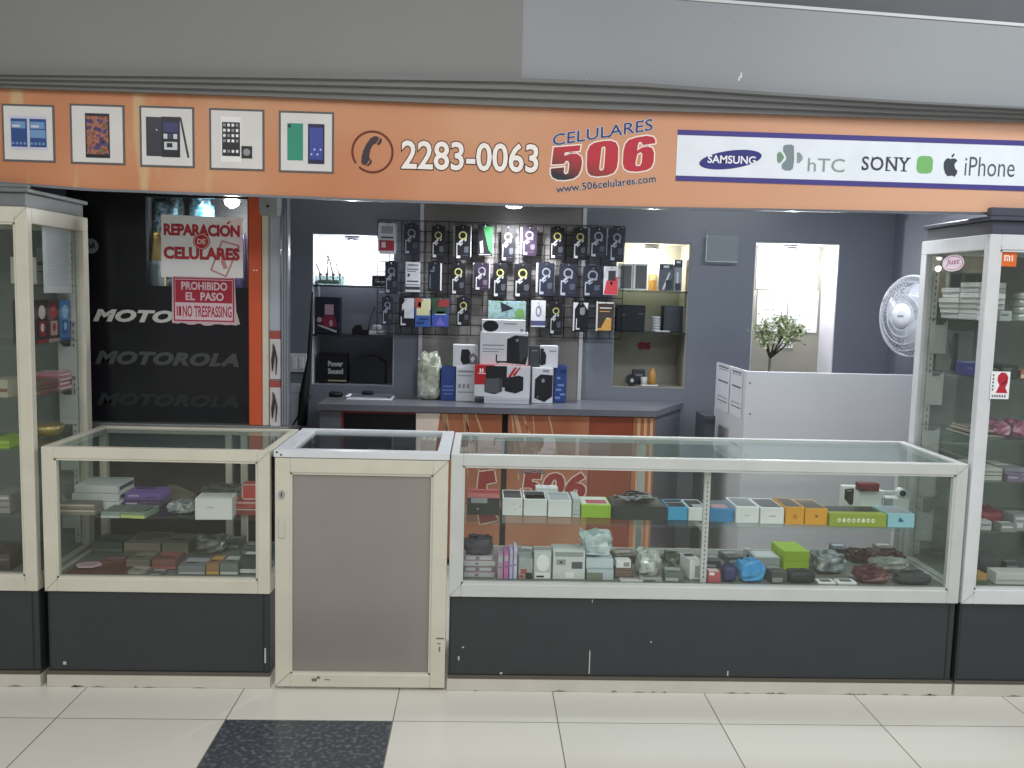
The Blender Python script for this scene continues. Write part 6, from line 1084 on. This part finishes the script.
fgoods('dark_pack', 'dark green pack on the tower shelf above the portrait sticker', 'pack', 1002, 1019, 358, 371, R2, .1, [M('2f3a35', .4), M('55605a')], [('f', (.1, .2, .6, .4), 1)])
fgoods('red_strip_box', 'flat red and cream box beside the portrait sticker', 'box', 1021, 1040, 370, 378, R2, .12, [M('a06a62', .4), M('c9bfae')], [('f', (0, .5, 1, .9), 1)])
PKS = noisy('pink_film', [(.3, '7a4a5f'), (.5, 'a06a80'), (.7, 'b9a9b4')], 22, .3)
for k, (u0, u1, h_, lb) in enumerate(((991, 1008, 14, 'pink and grey soft pack by the tower post'), (1009.5, 1030, 16, 'pink soft pack further along the tower shelf'))): a, b, z0, z1 = rect(u0, 440-h_, u1, 440, 3.52); t = MB(); t.blob(((a+b)/2, 3.55, R3+.001), (b-a)/2.25, .07, .06, 0, .16, 60+k, True); settle(tag(t.obj('soft_pack', PKS), lb, 'pack'), ((a+b)/2, 3.55, R3+.001))
for k, (u0, u1, h_, lb) in enumerate(((984, 1003, 'a9aca4', 'pale magazine pile at the lower front of the tower'), (1005, 1030, '7d8086', 'grey magazine pile at the lower front of the tower'))): fgoods('magazine_pile', lb, 'magazines', u0, u1, 462, 474, R4, .2, [M(h_, .5), M('55585c'), M('c9cabf')], [('f', (.02, .25, .98, .32), 1), ('f', (.02, .55, .98, .62), 1), ('t', (.1, .1, .7, .6), 2)])
RP = M('8d4a50', .45)
a, b, z0, z1 = rect(982, 512, 1012, 530, 3.5); t = MB(); t.blob(((a+b)/2, 3.6, R5+.001), (b-a)/2.2, .08, .06, 0, .12, 71, False); settle(tag(t.obj('red_pouch', RP), 'dusty red pouch on the lowest tower shelf', 'pouch'), ((a+b)/2, 3.6, R5+.001))
fgoods('silver_case', 'clear silver-grey case in front of the dusty red pouch', 'case', 980, 991, 528, 537, R5, .05, [M('a8acaa', .3), M('6d7270')], [('f', (.1, .3, .9, .5), 1)], 3.45)
fgoods('clear_pack', 'grey clear pack beside the dusty red pouch', 'pack', 1013, 1032, 522, 538, R5, .08, [M('84898a', .3), M('b9bdbd')], [('f', (.1, .15, .9, .3), 1), ('f', (.1, .5, .5, .8), 1)], 3.45)
fgoods('long_white_box', 'long white box lying on the tower deck', 'box', 996, 1040, 574, 586, .436, .07, [M('c3c6c2', .4), M('9ba09d')], [('f', (.02, .6, .98, .7), 1)], 3.46)
fgoods('orange_pack', 'orange and green pack at the foot of the tower post', 'pack', 977, 987, 576, 586, .436, .06, [M('a98a4a', .4), M('4d6b4a')], [('f', (.02, .6, .98, .95), 1)], 3.46)
soft('grey_soft_toy', 'grey rounded soft bundle behind the long white box', 'bundle', 980, 1004, 556, 574, .436, .1, M('5f6364', .7), .08, 81, False, 3.58)
for k, (u0, u1, v0, v1, zs, h_, h2, lb, y_) in enumerate(((1000, 1012, 312, 322, R1, '9da3a2', '6b7070', 'small grey box on the top tower shelf beside the silver tins', 3.47), (986, 999, 362, 371, R2, '5a605c', '8f9690', 'olive-grey box on the tower shelf behind the portrait sticker', 3.47), (1007, 1022, 480, 488, R4, '6d6478', 'a49db0', 'violet-grey magazine lying in front of the pale pile', 3.43),
    (1000, 1016, 538, 546, R5, '7b807f', 'b9bdbb', 'clear grey box at the front of the lowest tower shelf', 3.43), (1006, 1024, 560, 570, .436, '4e5356', '868c8e', 'dark grey box behind the long white box', 3.62))): fgoods('grey_box', lb, 'box', u0, u1, v0, v1, zs, .05, [M(h_, .4), M(h2, .4)], [('f', (.05, .3, .7, .5), 1), ('t', (.1, .2, .8, .6), 1)], y_)
# ------------------------------------------------------------------ light
def area(name, loc, sx, sy, e, col=(1, 1, 1), rot=(0, 0, 0)):
    l = bpy.data.lights.new(name, 'AREA'); l.shape = 'RECTANGLE'; l.size = sx; l.size_y = sy; l.energy = e; l.color = col
    o = bpy.data.objects.new(name, l); COL.objects.link(o); o.location = loc; o.rotation_euler = rot; return o
def point(name, loc, e, col=(1, 1, 1), r=.03):
    l = bpy.data.lights.new(name, 'POINT'); l.energy = e; l.color = col; l.shadow_soft_size = r
    o = bpy.data.objects.new(name, l); COL.objects.link(o); o.location = loc; return o
for x, y, c, e in ((-2.6, -.6, (1, .955, .88), 50), (-2.4, -1.8, (1, .955, .88), 44), (0, .9, (1, .98, .95), 42), (0, -1.4, (1, .98, .95), 46), (2.6, 1.9, (.93, .97, 1), 56), (2.6, -1.2, (.93, .97, 1), 60)):
    area('corridor_lamp', (x, y, 3.6), 1.5, .7, e, c)
for x, e in ((-.9, 4), (.3, 8), (1.7, 25)): area('added_shop_fill', (x, 4.3, 2.29), .9, .18, e, (.9, .94, 1))  # unseen area lights added to brighten the shop interior
wd = bpy.data.worlds.new('world'); S.world = wd; wd.use_nodes = True; bg = wd.node_tree.nodes['Background']
bg.inputs[0].default_value = (.93, .96, 1, 1); bg.inputs[1].default_value = .32
S.view_settings.view_transform = 'Standard'; S.view_settings.look = 'None'; S.view_settings.gamma = 1; S.view_settings.use_curve_mapping = False
S.view_settings.exposure = 0
S.cycles.transparent_max_bounces = 32; S.cycles.max_bounces = 8; S.cycles.sample_clamp_indirect = 6
